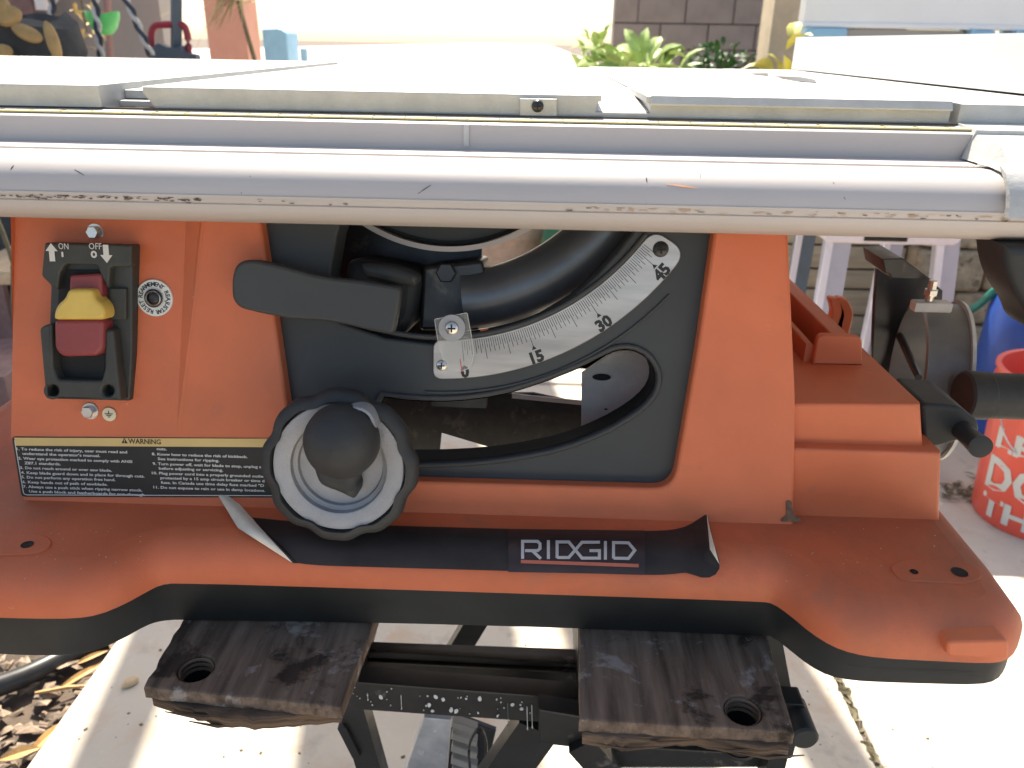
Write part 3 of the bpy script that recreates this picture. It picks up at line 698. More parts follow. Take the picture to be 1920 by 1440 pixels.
def legp(x0, y0, x1, y1, wpx, Y, depth=.022):
    A = hY(x0, y0, Y); B = to_ground(x0, y0, x1, y1, Y); d = (B-A).normalized(); s = d.cross(Vector((0, 1, 0))).normalized(); hw = wpx/1495*A.length*.5
    return obj('leg', loft([[q+s*hw, q-s*hw, q-s*hw+Vector((0, depth, 0)), q+s*hw+Vector((0, depth, 0))] for q in (A, B)]), FRAME, wb, None, 0)
legp(655, 1320, 690, 1440, 52, .62); legp(1010, 1370, 960, 1440, 92, .60); legp(1112, 1400, 1150, 1500, 70, .60)
strut(1090, 1400, 1125, 1440, 60, .56, name='brace'); legp(1480, 1330, 1455, 1440, 36, .60)
strut(935, 1100, 850, 1240, 46, .82, name='brace'); strut(640, 1365, 668, 1420, 18, .615, name='lock_tab', depth=.01)
barpx('side_rail', (1150, 1398), (1440, 1415), (1150, 1440), (1440, 1440), .62, .02)
for (a0, b0, a1, b1, Y) in ((672, 1160, 652, 1330, .60), (1098, 1170, 1098, 1400, .60), (1450, 1190, 1490, 1400, .62)):
    strut(a0, b0, a1, b1, 26, Y, .30, 'jaw_carrier')
c = hY(1497, 1352, .52); obj('end_cap', cyl(.0115, -.02, .02, 20, .002), BLACKP, wb, T(*c) @ Rx(PI/2))
obj('end_cap_bracket', rplate(rc([(c.x-.02, c.z+.014), (c.x+.006, c.z+.014), (c.x+.004, c.z-.05), (c.x-.022, c.z-.05)], .004), -.01, .01, .001), FRAME, wb, T(0, .535, 0) @ Rx(PI/2))
# paint drips on the lower rail
def drips(parent, Y, y0, y1, n, x0=660, x1=1090, slope=37/490):
    ms = []
    for i in range(n):
        x = random.uniform(x0, x1); y = random.uniform(y0, y1)+(x-x0)*slope; p = hY(x, y, Y-.0012); r = random.choice((.0004, .0006, .0008, .0011, .0020))
        V, F = lathe([(0, .0007), (.7, .0005), (1, -.0002)], 9); e = random.uniform(.7, 1.9)
        V = [Vector((v.x*r*(1+.5*noise.noise(Vector((i, v.x, v.y)))), v.y*r*e, v.z)) for v in V]
        ms.append(xf((V, F), T(*p) @ Rx(PI/2) @ Rz(random.uniform(-.4, .4))))
    obj('paint_spatter', merge(*ms), PAINTW, parent, kind='stuff')
    for (x, yy, l, mt) in ((752, 1303, 26, PAINTW), (952, 1318, 42, PAINTG), (988, 1325, 42, PAINTW), (997, 1322, 42, PAINTW), (689, 1300, 12, PAINTW)):
        A = hY(x, yy, Y-.0012); B = hY(x+1, yy+l, Y-.0012)
        obj('paint_drip', tube([A, A.lerp(B, .5), A.lerp(B, .9), B], [.0012, .0008, .0008, .0016], 7, flat=(1, .4)), mt, parent)
drips(r2, .60, 1285, 1322, 55); 
ms = []
# footrest below: galvanised bar, slats and strap
barpx('galvanised_bar', (795, 1345), (846, 1350), (752, 1470), (836, 1470), .66, .02, GALV)
for i in range(7):
    y = 1352+i*23; obj('slat', rplate([(hY(x, yy, .74).x, hY(x, yy, .74).z) for x, yy in ((848, y), (895, y+16), (893, y+27), (845, y+12))], -.012, 0, .001, n=1), STUC, wb, T(0, .74, 0) @ Rx(PI/2))
obj('footrest', rplate([(hY(x, yy, .76).x, hY(x, yy, .76).z) for x, yy in ((845, 1340), (930, 1372), (905, 1480), (835, 1480))], -.008, 0, .002), DARKM, wb, T(0, .76, 0) @ Rx(PI/2))
obj('strap', tube(spline([hY(882, 1460, .70), hY(880, 1400, .70), hY(893, 1370, .70), hY(905, 1372, .70), hY(912, 1400, .70), hY(908, 1450, .70)], 6), .0035, 8, flat=(1, .5)), BLACKP, wb)

# ================================================================== TABLE SAW
saw = thing('table_saw', (-.09, .8, ZJ), 'orange portable table saw with aluminium front rail on the folding workbench', 'table saw')
ZL = H-.363                                  # lip between orange base and black trim
# ---- base slab with feet
lipf = [(-150, 1150), (-40, 1157), (60, 1160), (140, 1160), (185, 1153), (230, 1135), (275, 1110), (300, 1097), (330, 1093), (700, 1104), (1100, 1117), (1430, 1128), (1450, 1132),
        (1480, 1153), (1520, 1187), (1560, 1212), (1600, 1226), (1650, 1234), (1760, 1240), (1850, 1244), (1885, 1240), (1905, 1222), (1914, 1190)]
lp = [hZ(x, y, ZL) for x, y in lipf]
xr = hZ(1914, 1190, ZL).x
outline = [(p.x, p.y) for p in lp]+[(xr+.002, .60), (xr, 1.05), (xr-.03, 1.08), (-.50, 1.08), (-.53, 1.05), (-.53, .5)]
ZT = H-.332
sm = [Vector(p) for p in outline]
def sub2(pts, n=1):
    for _ in range(n):
        out = []
        for i in range(len(pts)):
            a, b = Vector(pts[i-1]), Vector(pts[i]); out += [a.lerp(b, .25), a.lerp(b, .75)]
        pts = out
    return pts
outr = sub2(outline, 1)
inner = [(-.385, .60), (.19, .60), (.19, 1.0), (-.385, 1.0)]
base = obj('base', rplate(outr, ZL, ZT, .026, holes=[inner], back=False, n=6), ORANGE2, saw, None, 40)
obj('base_inner_wall', rplate(offs(outr, .012), ZL-.02, ZL-.0005, 0, holes=[offs(list(reversed(inner)), 0)]), TRIM, base)
# black trim below
botf = [(-150, 1212), (-40, 1219), (60, 1224), (130, 1223), (185, 1213), (235, 1190), (275, 1167), (300, 1159), (335, 1156), (700, 1162), (1100, 1173), (1430, 1186), (1450, 1190),
        (1478, 1212), (1515, 1242), (1555, 1263), (1600, 1271), (1650, 1274), (1745, 1277), (1835, 1279), (1868, 1271), (1884, 1250), (1890, 1222)]
bo = [hZ(x, y+7, ZJ+.001) for x, y in botf]; xq = bo[-1].x
bo = [(p.x, p.y) for p in bo]+[(xq, .60), (xq, 1.04), (xq-.03, 1.07), (-.49, 1.07), (-.52, 1.04), (-.52, .5)]
bo = sub2(bo, 1)
tp2 = [Vector((p.x, p.y, ZL-.0008)) for p in (offs(outr, .003) if area(outr) > 0 else [Vector(q) for q in outr])]
bo3 = [Vector((p[0], p[1], ZJ+.0020)) for p in bo]; cen = Vector((-.09, .75))
bo4 = [Vector((p.x, p.y, ZJ+.0006)) for p in offs([Vector(q) for q in bo], .0015)]
V, F = loft([bo4, bo3, tp2], False, False)
Vt, Ft = tess([[Vector(q[:2]) for q in tp2], list(reversed([Vector(q) for q in inner]))], ZL-.0008)
Vb, Fb = tess([[Vector(q[:2]) for q in bo4], list(reversed([Vector(q) for q in inner]))], ZJ+.0006)
obj('base_trim', merge((V, F), (Vt, Ft), (Vb, [tuple(reversed(f)) for f in Fb])), TRIM, saw, None, 40)
# little orange clip on right foot
cpx = [hY(x, y, .392) for x, y in ((1775, 1205), (1918, 1196), (1916, 1213), (1880, 1235), (1778, 1232))]
c0 = hZ(1780, 1240, ZL); obj('corner_clip', rplate(rc([(hY(x, y, c0.y-.006).x, hY(x, y, c0.y-.006).z) for x, y in ((1776, 1203), (1893, 1200), (1893, 1236), (1775, 1232))], .004), -.02, 0, .002), ORANGE, base, T(0, c0.y-.006, 0) @ Rx(PI/2))
# shallow pads and screw holes on the feet
for pts, holes in (([(1665, 1066), (1690, 1050), (1800, 1052), (1838, 1068), (1842, 1085), (1815, 1096), (1690, 1090)], [(1713, 1075, .0028), (1798, 1076, .0055)]), ([(-120, 1004), (70, 1002), (98, 1012), (95, 1030), (60, 1040), (-120, 1046)], [(52, 1024, .0042)])):
    pp = [hZ(x, y, ZT) for x, y in pts]; pad = obj('foot_pad', rplate(rc([(p.x, p.y) for p in pp], .01, 4), ZT-.001, ZT+.0012, .0008, n=2), ORANGE2, base, None, 40)
    for (x, y, r) in holes:
        p = hZ(x, y, ZT); obj('screw_hole', lathe([(r, .0016), (r*.92, .0013), (0, .0013)], 18), HOLE, pad, T(p.x, p.y, ZT))

ms = []
for i in range(55):
    p = hZ(random.choice((random.uniform(20, 330), random.uniform(1470, 1860))), random.uniform(985, 1090), ZT)
    r = random.uniform(.0003, .0008); ms.append(xf(lathe([(0, .0002), (r, 0)], 5), T(p.x, p.y, ZT+.0002)))
obj('dust_specks', merge(*ms), FRONDM, base, None, 0, kind='stuff')
# ---- housing front panel
uv = PA.uv
TOPY = 385
def offl(d): return lambda x, y: uv(x, y, d)
o_top = [uv(487, TOPY-10), uv(1347, TOPY)]
op = rc([uv(484, TOPY), uv(1346, TOPY), uv(1305, 640), uv(1268, 880), uv(1232, 914), uv(570, 896), uv(556, 870)], [0, 0, .05, .012, .012, .005, .005], 6)
# middle and right of the panel
mid = [uv(375, TOPY)]+op[:1]
mp_ = [uv(372, TOPY), uv(484, TOPY), uv(536, 740), uv(556, 885), uv(562, 897)]
obj_panel = []
def qc(a, b, c, n=6):
    a, b, c = Vector(a), Vector(b), Vector(c)
    return [a*(1-k/n)**2+b*2*(k/n)*(1-k/n)+c*(k/n)**2 for k in range(n+1)]
outer_mid = [uv(376, TOPY), uv(484, TOPY), uv(510, 560), uv(537, 750), uv(557, 880), uv(570, 897), uv(1000, 909), uv(1215, 915)] + \
    qc(uv(1225, 915), uv(1264, 916), uv(1270, 872), 8) + [uv(1310, 640), uv(1346, TOPY), uv(1476, TOPY), uv(1492, 745), uv(1492, 812), uv(1488, 1000), uv(45, 1000), uv(42, 925), uv(20, 812), uv(331, 806)]
hs = obj('housing', rplate(outer_mid, -.016, 0, .0025, n=3), ORANGE, saw, PA.M, 40)
# left field set back above the crease
dL = -.009
tl = uv(28, TOPY, dL); bl_ = uv(20, 812); tr = uv(350, TOPY, dL); br = uv(331, 806); tr2 = uv(376, TOPY)
obj('left_field', ([Vector((bl_[0], bl_[1]-.0035, .0002)), Vector((br[0], br[1]-.0035, .0002)), Vector((*tr, dL)), Vector((*tl, dL)), Vector((tr2[0]+.004, tr2[1], .0002)), Vector((br[0]+.003, br[1]-.0035, .0002)), Vector((tl[0]-.0, tl[1], -.06)), Vector((bl_[0], bl_[1], -.06))],
     [(0, 1, 2, 3), (1, 5, 4, 2), (0, 3, 6, 7)]), ORANGE, hs, PA.M, 0)
# side walls going back (right wall leans with the panel), left wall
def sidewall(pts, Yb, nm, dx=.0):
    f = [PA.M @ Vector((*p, -.004)) for p in pts]; b = [Vector((p.x+dx, Yb, p.z)) for p in f]
    V = f+b; n = len(f); return obj(nm, (V, [(i, i+1, n+i+1, n+i) for i in range(n-1)]), ORANGE, hs, None, 0)
sidewall([uv(1476, TOPY-5), uv(1492, 745), uv(1492, 812), uv(1488, 1000)], 1.0, 'side_wall')
sidewall([uv(28, TOPY-5, dL), uv(20, 812), uv(42, 925), uv(45, 1000)], 1.0, 'side_wall')
# rounded bead along the right vertical corner
# ---- right hand step boxes
YB = .522
def qbox(nm, tl_, tr_, br_, bl2, Y0, Y1, mt=ORANGE, r=.003, par=hs):
    pts = [hY(*q, Y0) for q in (tl_, tr_, br_, bl2)]
    return obj(nm, rplate([(p.x, p.z) for p in pts], -(Y1-Y0), 0, r, n=3), mt, par, T(0, Y0, 0) @ Rx(PI/2), 40)
qbox('side_box', (1470, 756), (1727, 757), (1733, 850), (1470, 850), YB+.020, 1.0)
qbox('side_box', (1470, 840), (1766, 849), (1762, 985), (1470, 990), YB+.010, 1.02)
# stain where the box meets the foot
s0 = PA.at(1478, 965, .0015)
obj('grease_mark', rplate(rc([uv(x, y) for x, y in ((1473, 938), (1484, 938), (1487, 965), (1503, 974), (1498, 979), (1462, 977), (1466, 970), (1474, 966))], .002), .0003, .0007, 0), mat('grease', (.16, .09, .05), .6, var=.5, scale=200), hs, PA.M, 0)
# orange blade-guard rail on top of the side box
Zs = hY(1600, 757, YB+.020).z
A = hZ(1528, 684, Zs); Bf = hZ(1612, 686, Zs); Yf = A.y
fl = obj('flange_bracket', rplate(rc([(hY(x, y, Yf).x, hY(x, y, Yf).z) for x, y in ((1524, 684), (1534, 628), (1617, 631), (1618, 686))], [.001, .006, .006, .001]), -.006, 0, .0015), ORANGE, saw, T(0, Yf, 0) @ Rx(PI/2), 40)
xa = hY(1590, 630, Yf).x; zt_ = hY(1590, 630, Yf).z
obj('rib', box(xa-.012, xa, Yf+.0025, .99, Zs-.002, zt_, .0015), ORANGE, fl); obj('rib', box(xa-.030, xa-.024, Yf+.0065, .99, Zs-.002, zt_-.010, .0015), ORANGE, fl)
for dx in (0, .02):
    pE = hY(1556+dx*700, 585, .92); pts = [(pE.x-.014, pE.z-.05), (pE.x+.010, pE.z-.05), (pE.x+.012, pE.z+.005), (pE.x+.002, pE.z+.022), (pE.x-.012, pE.z+.024), (pE.x-.004, pE.z+.006)]
    obj('ear', rplate(rc(pts, .006, 4), -.012, 0, .002), ORANGE, fl, T(0, .9, 0) @ Rx(PI/2), 40)

# ---- ring bracket, pipe and clamp on the right side
def pxY(pts, Y): return [(hY(x, y, Y).x, hY(x, y, Y).z) for x, y in pts]
Yr = .76
rbk = obj('ring_bracket', rplate(pxY([(1634, 700), (1640, 560), (1646, 488), (1692, 486), (1745, 526), (1768, 545), (1760, 700), (1760, 800), (1700, 800)], Yr+.083), -.006, 0, .001), DARKM, saw, T(0, Yr+.083, 0) @ Rx(PI/2), 40)
obj('top_flange', rplate(pxY([(1655, 486), (1692, 484), (1748, 525), (1716, 524), (1672, 522), (1668, 514), (1660, 512)], Yr-.02), -.05, 0, .001), DARKM, rbk, T(0, Yr-.02, 0) @ Rx(PI/2), 40)
cr = hY(1722, 708, Yr); Rr = .077
ringM = T(cr.x, Yr, cr.z) @ Rz(rad(-103)) @ Rx(PI/2)
RINGM = mat('ring_casting', (.15, .15, .15), .45, .3, var=.15, scale=30, bump=.15, bscale=500)
rg = obj('ring', lathe([(Rr, -.024), (Rr, .010), (Rr+.001, .012), (Rr-.004, .013), (Rr-.005, .0), (Rr-.005, -.024), (Rr, -.024)], 64), RINGM, rbk, ringM, 40)
obj('ring_lip', lathe([(Rr+.003, -.028), (Rr+.004, -.0245), (Rr+.0005, -.0240), (Rr-.006, -.0240), (Rr-.006, -.028), (Rr+.003, -.028)], 64), CAST, rg, ringM, 40)
obj('spoke', tube([ringM @ Vector((0, 0, 0)), ringM @ Vector((-.07, .02, .01))], .004, 8), DARKM, rg)
for (x, y) in ((1748, 572), (1768, 738)):
    p = hY(x, y, Yr-.03); lug = obj('clamp_lug', box(-.018, .016, -.006, .006, -.006, .004, .002), CAST, rbk, T(*p), 40)
    obj('screw', merge(cyl(.0038, .004, .024, 10, .0006), xf(cyl(.0062, .010, .015, 6), T(0, 0, 0))), STEEL, lug, T(p.x-.004, p.y, p.z))
pc = hY(1860, 742, .66); rp = .0205
obj('guard_pipe', merge(xf(lathe([(0, 0), (rp-.001, 0), (rp+.001, .002), (rp+.001, .02), (rp, .021), (rp, .25), (0, .25)], 36), RXAX)), RUBBER, saw, T(hY(1803, 742, .66).x, .66, pc.z), 40)
clb = obj('clamp_block', rplate(rc(pxY([(1727, 762), (1735, 757), (1800, 762), (1835, 790), (1838, 812), (1800, 826), (1760, 838), (1732, 838)], .56), .004), -.05, 0, .003), BLACKP, saw, T(0, .56, 0) @ Rx(PI/2), 40)
pk = hY(1818, 820, .55); pe = hY(1839, 838, .53)
obj('clamp_knob', tube([pk+Vector((-.004, .03, .004)), pk, pe, pe+(pe-pk).normalized()*.0005], [.0075, .0075, .0085, .0065], 20), BLACKP, clb)

# ---- black tilt plate with arc slot
rin, rout = .1875, .2175
def P2(a): return math.radians(a)
def pang(px, py, off=0):
    a, b = uv(px, py, off); return math.hypot(a-PIV[0], b-PIV[1]), math.atan2(a-PIV[0], -(b-PIV[1]))
OFF = -.012                                    # plate set back behind the orange face
uo = lambda x, y: uv(x, y, OFF)
slot_px = [(700, 742), (780, 752), (858, 752), (935, 742), (1013, 719), (1091, 688), (1130, 668), (1155, 656), (1185, 655), (1212, 668), (1229, 695), (1230, 720), (1218, 745), (1188, 772), (1130, 806), (1052, 836), (974, 852), (897, 862), (811, 866), (720, 866)]
slot = sub2([uo(*p) for p in slot_px], 1)
up_px = [(650, TOPY), (632, 440), (622, 500), (618, 560), (640, 606), (723, 634), (810, 645), (897, 632), (960, 617), (1013, 594), (1070, 560), (1120, 515), (1160, 470), (1195, 425), (1215, TOPY)]
upc = [uo(*p) for p in up_px]
plate_out = [uo(470, TOPY-2)]+[upc[0]]+sub2(upc, 0)[1:]+[uo(1360, TOPY-2), uo(1320, 640), uo(1285, 885), uo(1240, 925), uo(560, 910), uo(520, 640)]
bp_ = obj('bevel_plate', rplate(plate_out, OFF-.03, OFF, .002, holes=[slot], n=3), PLATE, saw, PA.M, 40)
# raised lips along the slot and the upper cut-out
def lip(pts, closed, r, w0, name, mt=PLATE):
    P3 = [Vector((p[0], p[1], w0)) for p in pts]
    if closed: P3 = P3+[P3[0]]
    return obj(name, tube(P3, r, 8, not closed, upv=(0, 0, 1)), mt, bp_, PA.M, 60)
obj('slot_shade_skin', loft([[Vector((p[0], p[1], w_)) for p in offs(slot if area(slot) > 0 else list(reversed(slot)), .0007)] for w_ in (OFF-.031, OFF-.0012)], False, False), SLOTSHADE, bp_, PA.M, 40)  # black skin added over the slot wall in place of shade
big = offs(slot if area(slot) > 0 else list(reversed(slot)), -.0026)
lip(big, True, .0022, OFF+.0003, 'slot_lip')
lip([polar(rin-.003, P2(a)) for a in range(-32, 58, 3)], False, .0022, OFF+.0005, 'arc_lip')
lip([polar(rout+.009, P2(a)) for a in range(-2, 52, 3)], False, .0012, OFF+.0003, 'outer_lip')
# dust collar arc ledge under scale
a0, a1 = pang(809, 684)[1], pang(1263, 453)[1]
n = 60
def band(r0, r1, A0, A1): return [polar(r0, A0+(A1-A0)*i/n) for i in range(n+1)]+[polar(r1, A1+(A0-A1)*i/n) for i in range(n+1)]
ri = []; 
for q in ((951, 627), (1091, 567), (1192, 466)): ri.append(pang(*q)[0])
ro = [pang(*q)[0] for q in ((935, 705), (1091, 649), (1227, 552))]
print('radii', ri, ro, math.degrees(a0), math.degrees(a1))
rin = sum(ri)/3; rout = sum(ro)/3
A45 = pang(1213, 485)[1]; A0_ = A45-P2(45)
print('A0', math.degrees(A0_), math.degrees(pang(870, 690)[1]))
def arcp(r, A, B, m=50): return [polar(r, A+(B-A)*i/m) for i in range(m+1)]
d_ = .007; d2 = .012
sc_pts = arcp(rin, a0+d_/rin, a1-d2/rin) + qc(polar(rin, a1-d2/rin), polar(rin, a1), polar(rin+d2, a1))[1:-1] + qc(polar(rout-d2, a1), polar(rout, a1), polar(rout, a1-d2/rout)) + \
    arcp(rout, a1-d2/rout, a0+d_/rout)[1:-1] + qc(polar(rout, a0+d_/rout), polar(rout, a0), polar(rout-d_, a0)) + qc(polar(rin+d_, a0), polar(rin, a0), polar(rin, a0+d_/rin))[:-1]
scl = obj('bevel_scale', rplate(sc_pts, OFF, OFF+.0022, .0005, n=1), SCALE, bp_, PA.M, 40)
ms = []
for i in range(0, 95):
    d = i*.5; a = A0_+P2(d); l = .0165 if d % 5 == 0 else (.0115 if d % 1 == 0 else .0075); r0 = rin+.0012
    ms.append(stroke([polar(r0, a), polar(r0+l*.93, a)], .00042))
for d in (15, 30, 45):
    a = A0_+P2(d); q = polar(rin+.0165, a); M2 = T(q[0], q[1], 0) @ Rz(a)
    ms.append(xf(([Vector((0, .001, 0)), Vector((-.0018, -.0022, 0)), Vector((.0018, -.0022, 0))], [(0, 1, 2)]), M2))
for d in (0, 15, 30, 45):
    a = A0_+P2(d); q = polar(rin+.0285, a); tm = textmesh(str(d), .0118, .0006, xa='C'); ms.append(xf(tm, T(q[0], q[1], 0) @ Rz(a)))
obj('graduations', xf(merge(*ms), T(0, 0, OFF+.00235)), INK, scl, PA.M, 0)
phillips('screw', scl, PA.M @ T(*uo(829, 684), OFF+.0022), .0042); phillips('screw', scl, PA.M @ T(*uo(1238, 467), OFF+.0022), .0058, DARKM)
# pointer
pt_ = rc([uv(815, 598, 0), uv(876, 586, 0), uv(890, 660, 0), uv(882, 690, 0), uv(858, 698, 0), uv(838, 690, 0), uv(824, 655, 0)], [.001, .001, .008, .012, .012, .012, .008], 5)
ptr = obj('pointer', rplate(pt_, .0002, .0016, .0003, n=1), CLEAR, bp_, PA.M, 40)
obj('pointer_rim', tube([Vector((p[0], p[1], .0012)) for p in list(pt_)+[pt_[0]]], .0003, 6, False, upv=(0, 0, 1)), CLEARE, ptr, PA.M)
obj('index_line', stroke([uv(863, 673), uv(867, 696)], .0006), REDLINE, ptr, PA.M @ T(0, 0, .0018), 0)
wsh = obj('washer', lathe([(.0045, 0), (.0095, 0), (.0097, .001), (.0045, .0012)], 28), SILVER, ptr, PA.M @ T(*uv(848, 614), .0018))
phillips('screw', ptr, PA.M @ T(*uv(848, 614), .0030), .0052)
obj('standoff', cyl(.005, -.03, .0, 16), DARKM, ptr, PA.M @ T(*uv(848, 614), 0))
# ---- inner works
def arcobj(name, Rm, rm, A0, A1, w, mt, par=bp_, fl=(1, 1), seg=16, nn=40):
    pts = [Vector((*polar(Rm, P2(A0+(A1-A0)*i/nn)), w)) for i in range(nn+1)]
    return obj(name, tube(pts, rm, seg, True, flat=fl, upv=(0, 0, 1)), mt, par, PA.M, 60)
arcobj('curved_channel', .163, .024, 6, 66, -.060, TUBEM, fl=(1, .9)); arcobj('curved_bead', .186, .003, 12, 60, -.030, DARKM)
dc = uv(840, 300)
ctr = (-.069, .264)
def rimring(r0, r1, w0, w1): return lathe([(r1, w0), (r1, w1), (r0, w1), (r0, w0)], 72, PI+rad(22), 2*PI-rad(22))
obj('blade_cover', lathe([(0, -.10), (.121, -.10), (.121, -.070), (.117, -.066), (0, -.066)], 72, PI+rad(22), 2*PI-rad(22)), PLATE, bp_, PA.M @ T(ctr[0], ctr[1], 0), 40)
obj('cover_rim', rimring(.1215, .1255, -.10, -.056), ALU, bp_, PA.M @ T(ctr[0], ctr[1], 0), 40)
obj('motor_block', rplate(rc([uv(x, y, -.05) for x, y in ((792, 500), (905, 487), (912, 530), (922, 560), (905, 580), (900, 620), (786, 620))], .004), -.12, -.05, .003), DARKM, bp_, PA.M, 40)
mb2 = obj('lock_housing', rplate(rc([uv(x, y, -.035) for x, y in ((648, 482), (700, 490), (770, 505), (788, 522), (778, 600), (760, 630), (640, 625))], .012), -.10, -.035, .008), BLACKP, bp_, PA.M, 50)
obj('lock_ridge', rplate(rc([uv(x, y, -.02) for x, y in ((672, 492), (740, 498), (785, 516), (780, 540), (680, 520))], .008), -.04, -.02, .005), PLATE, mb2, PA.M, 50)
obj('motor_nut', cyl(.008, -.05, -.044, 6, .001), DARKM, bp_, PA.M @ T(*uv(836, 512, -.045), 0))
obj('back_shield', rplate([uv(x, y, -.12) for x, y in ((480, 380), (905, 380), (900, 640), (700, 665), (480, 640))], -.13, -.12, 0), DARKM, bp_, PA.M, 0)
# lever
lv = [(434, 520), (441, 497), (456, 488), (480, 488), (530, 499), (580, 513), (622, 521), (680, 527), (752, 539), (748, 575), (738, 628), (700, 622), (640, 607), (600, 601), (545, 598), (490, 588), (448, 578), (434, 560)]
obj('lock_lever', rplate(rc([uv(x, y, .022) for x, y in lv], .004, 3), .013, .022, .0025), PLATE, saw, PA.M, 50)
obj('lever_arm', box(uv(690, 580)[0], uv(735, 580)[0], uv(690, 612)[1], uv(690, 545)[1], -.05, .0128), BLACKP, saw, PA.M)
# seen through the slot
gb = obj('cross_brace', rplate(pxY([(690, 740), (1000, 738), (1092, 757), (1092, 830), (955, 850), (828, 812), (822, 870), (690, 870)], .70), -.004, 0, .0008), GRIME, saw, T(0, .70, 0) @ Rx(PI/2), 40)
obj('brace_edge', rplate(pxY([(960, 739), (1092, 753), (1092, 760), (960, 747)], .695), -.003, 0, .0005), CAST, gb, T(0, .695, 0) @ Rx(PI/2), 40)
ib = obj('inner_bracket', rplate(pxY([(1091, 700), (1150, 660), (1262, 660), (1262, 800), (1090, 808)], .62), -.003, 0, .0006), CAST, saw, T(0, .62, 0) @ Rx(PI/2), 40)
for (x, y, r) in ((1128, 707, .006), (1136, 767, .0012)):
    p = hY(x, y, .619); obj('hole', cyl(r, 0, .0006, 18), HOLE, ib, T(*p) @ Rx(PI/2) @ Matrix.Diagonal((1.3, .5, 1, 1)))
p0 = uv(700, 766, -.03); obj('slider', box(uv(792, 770)[0], uv(905, 770)[0], uv(800, 790)[1], uv(800, 758)[1]-.002, -.06, -.045, .001), GRIME, bp_, PA.M)

# ---- switch
def sw_(pts, w0, w1, r, mt, nm, par, holes=(), rcn=.0015): return obj(nm, rplate(rc([uv(x, y, w1) for x, y in pts], rcn, 3), w0, w1, r, holes=holes, n=3), mt, par, PA.M, 40)
swt = sw_([(83, 455), (248, 459), (248, 668), (243, 752), (86, 748), (92, 610), (95, 535), (77, 517)], -.012, .004, .0015, SWITCH, 'switch', saw)
sw_([(83, 455), (247, 459), (246, 500), (206, 500), (204, 542), (190, 520), (182, 497), (122, 495), (112, 512), (108, 545), (95, 535), (77, 517)], .004, .011, .0015, SWITCH, 'switch_hood', swt, rcn=.002)
hcs = [[uv(98+11*math.cos(a*PI/9), 733+11*math.sin(a*PI/9), .014) for a in range(18)], [uv(202+11*math.cos(a*PI/9), 733+11*math.sin(a*PI/9), .014) for a in range(18)]]
sw_([(73, 616), (82, 610), (97, 606), (99, 690), (108, 712), (190, 714), (196, 690), (195, 618), (212, 618), (226, 745), (228, 752), (85, 748)], .004, .014, .002, SWITCH, 'switch_guard', swt, holes=hcs, rcn=.002)
for x in (98, 202): obj('guard_hole', cyl(.0038, 0, .0045, 18), HOLE, swt, PA.M @ T(*uv(x, 733, .005), .0), 0)
obj('recess', rplate(rc([uv(x, y, .0045) for x, y in ((112, 505), (200, 505), (196, 712), (104, 712))], .003), .0040, .0046, 0), HOLE, swt, PA.M, 0)
sw_([(205, 540), (236, 540), (236, 600), (205, 600)], .004, .007, .001, SWITCH, 'side_key', swt)
pd = sw_([(130, 516), (187, 513), (190, 520), (192, 604), (126, 604)], .004, .012, .002, RED, 'paddle_top', swt)
sw_([(100, 599), (194, 599), (193, 655), (182, 668), (116, 670), (101, 655)], .004, .0175, .003, RED, 'paddle', swt, rcn=.004)
sw_([(99, 600), (101, 582), (109, 568), (120, 560), (127, 542), (172, 542), (177, 560), (188, 568), (196, 582), (195, 600)], .006, .021, .0028, YEL, 'safety_key', swt, rcn=.003)
ms = [textmesh('ON', 1, 0, *(.0072, .0043)), textmesh('OFF', 1, 0, *(.0092, .0043))]
def wat(m, x, y, w): a = uv(x, y, w); return xf(m, T(a[0], a[1], w))
W1 = .0114
k = .0004
arrow = lambda s: ([Vector((x*k, y*k*s, 0)) for x, y in ((0, 17), (-11, 3), (-5, 3), (-5, -15), (5, -15), (5, 3), (11, 3))], [tuple(range(7)) if s > 0 else tuple(reversed(range(7)))])
ring = stroke([(.0016*math.cos(t*PI/8), .0019*math.sin(t*PI/8)) for t in range(17)], .0013)
obj('switch_lettering', merge(wat(ms[0], 110, 467, W1), wat(ms[1], 167, 467, W1), wat(arrow(1), 97, 474, W1), wat(arrow(-1), 199, 475, W1), wat((stroke([(0, -.0018), (0, .0018)], .0014)), 117, 477, W1), wat(ring, 176, 477, W1)), WHITEINK, swt, PA.M, 0)
# hex bolts above and below
for (x, y) in ((167, 436), (169, 771)):
    bo = obj('hex_bolt', merge(lathe([(0, .0012), (.0062, .0012), (.0065, 0)], 24), xf(cyl(.0048, .001, .0058, 6, .0006), T(0, 0, 0))), STEEL, saw, PA.M @ T(*uv(x, y, 0), dL if y < 500 else -.001), 35)
obj('ground_sticker', lathe([(0, .0005), (.0052, .0005), (.0054, 0)], 24), mat('cream', (.70, .60, .40), .5), saw, PA.M @ T(*uv(205, 777), 0))
g0 = uv(205, 777)
obj('ground_symbol', merge(*[stroke([(g0[0]-a, g0[1]+b), (g0[0]+a, g0[1]+b)], .0006) for a, b in ((.003, .0006), (.002, -.0006), (.001, -.0018))], stroke([(g0[0], g0[1]+.0006), (g0[0], g0[1]+.003)], .0006)), INK, saw, PA.M @ T(0, 0, .0008), 0)
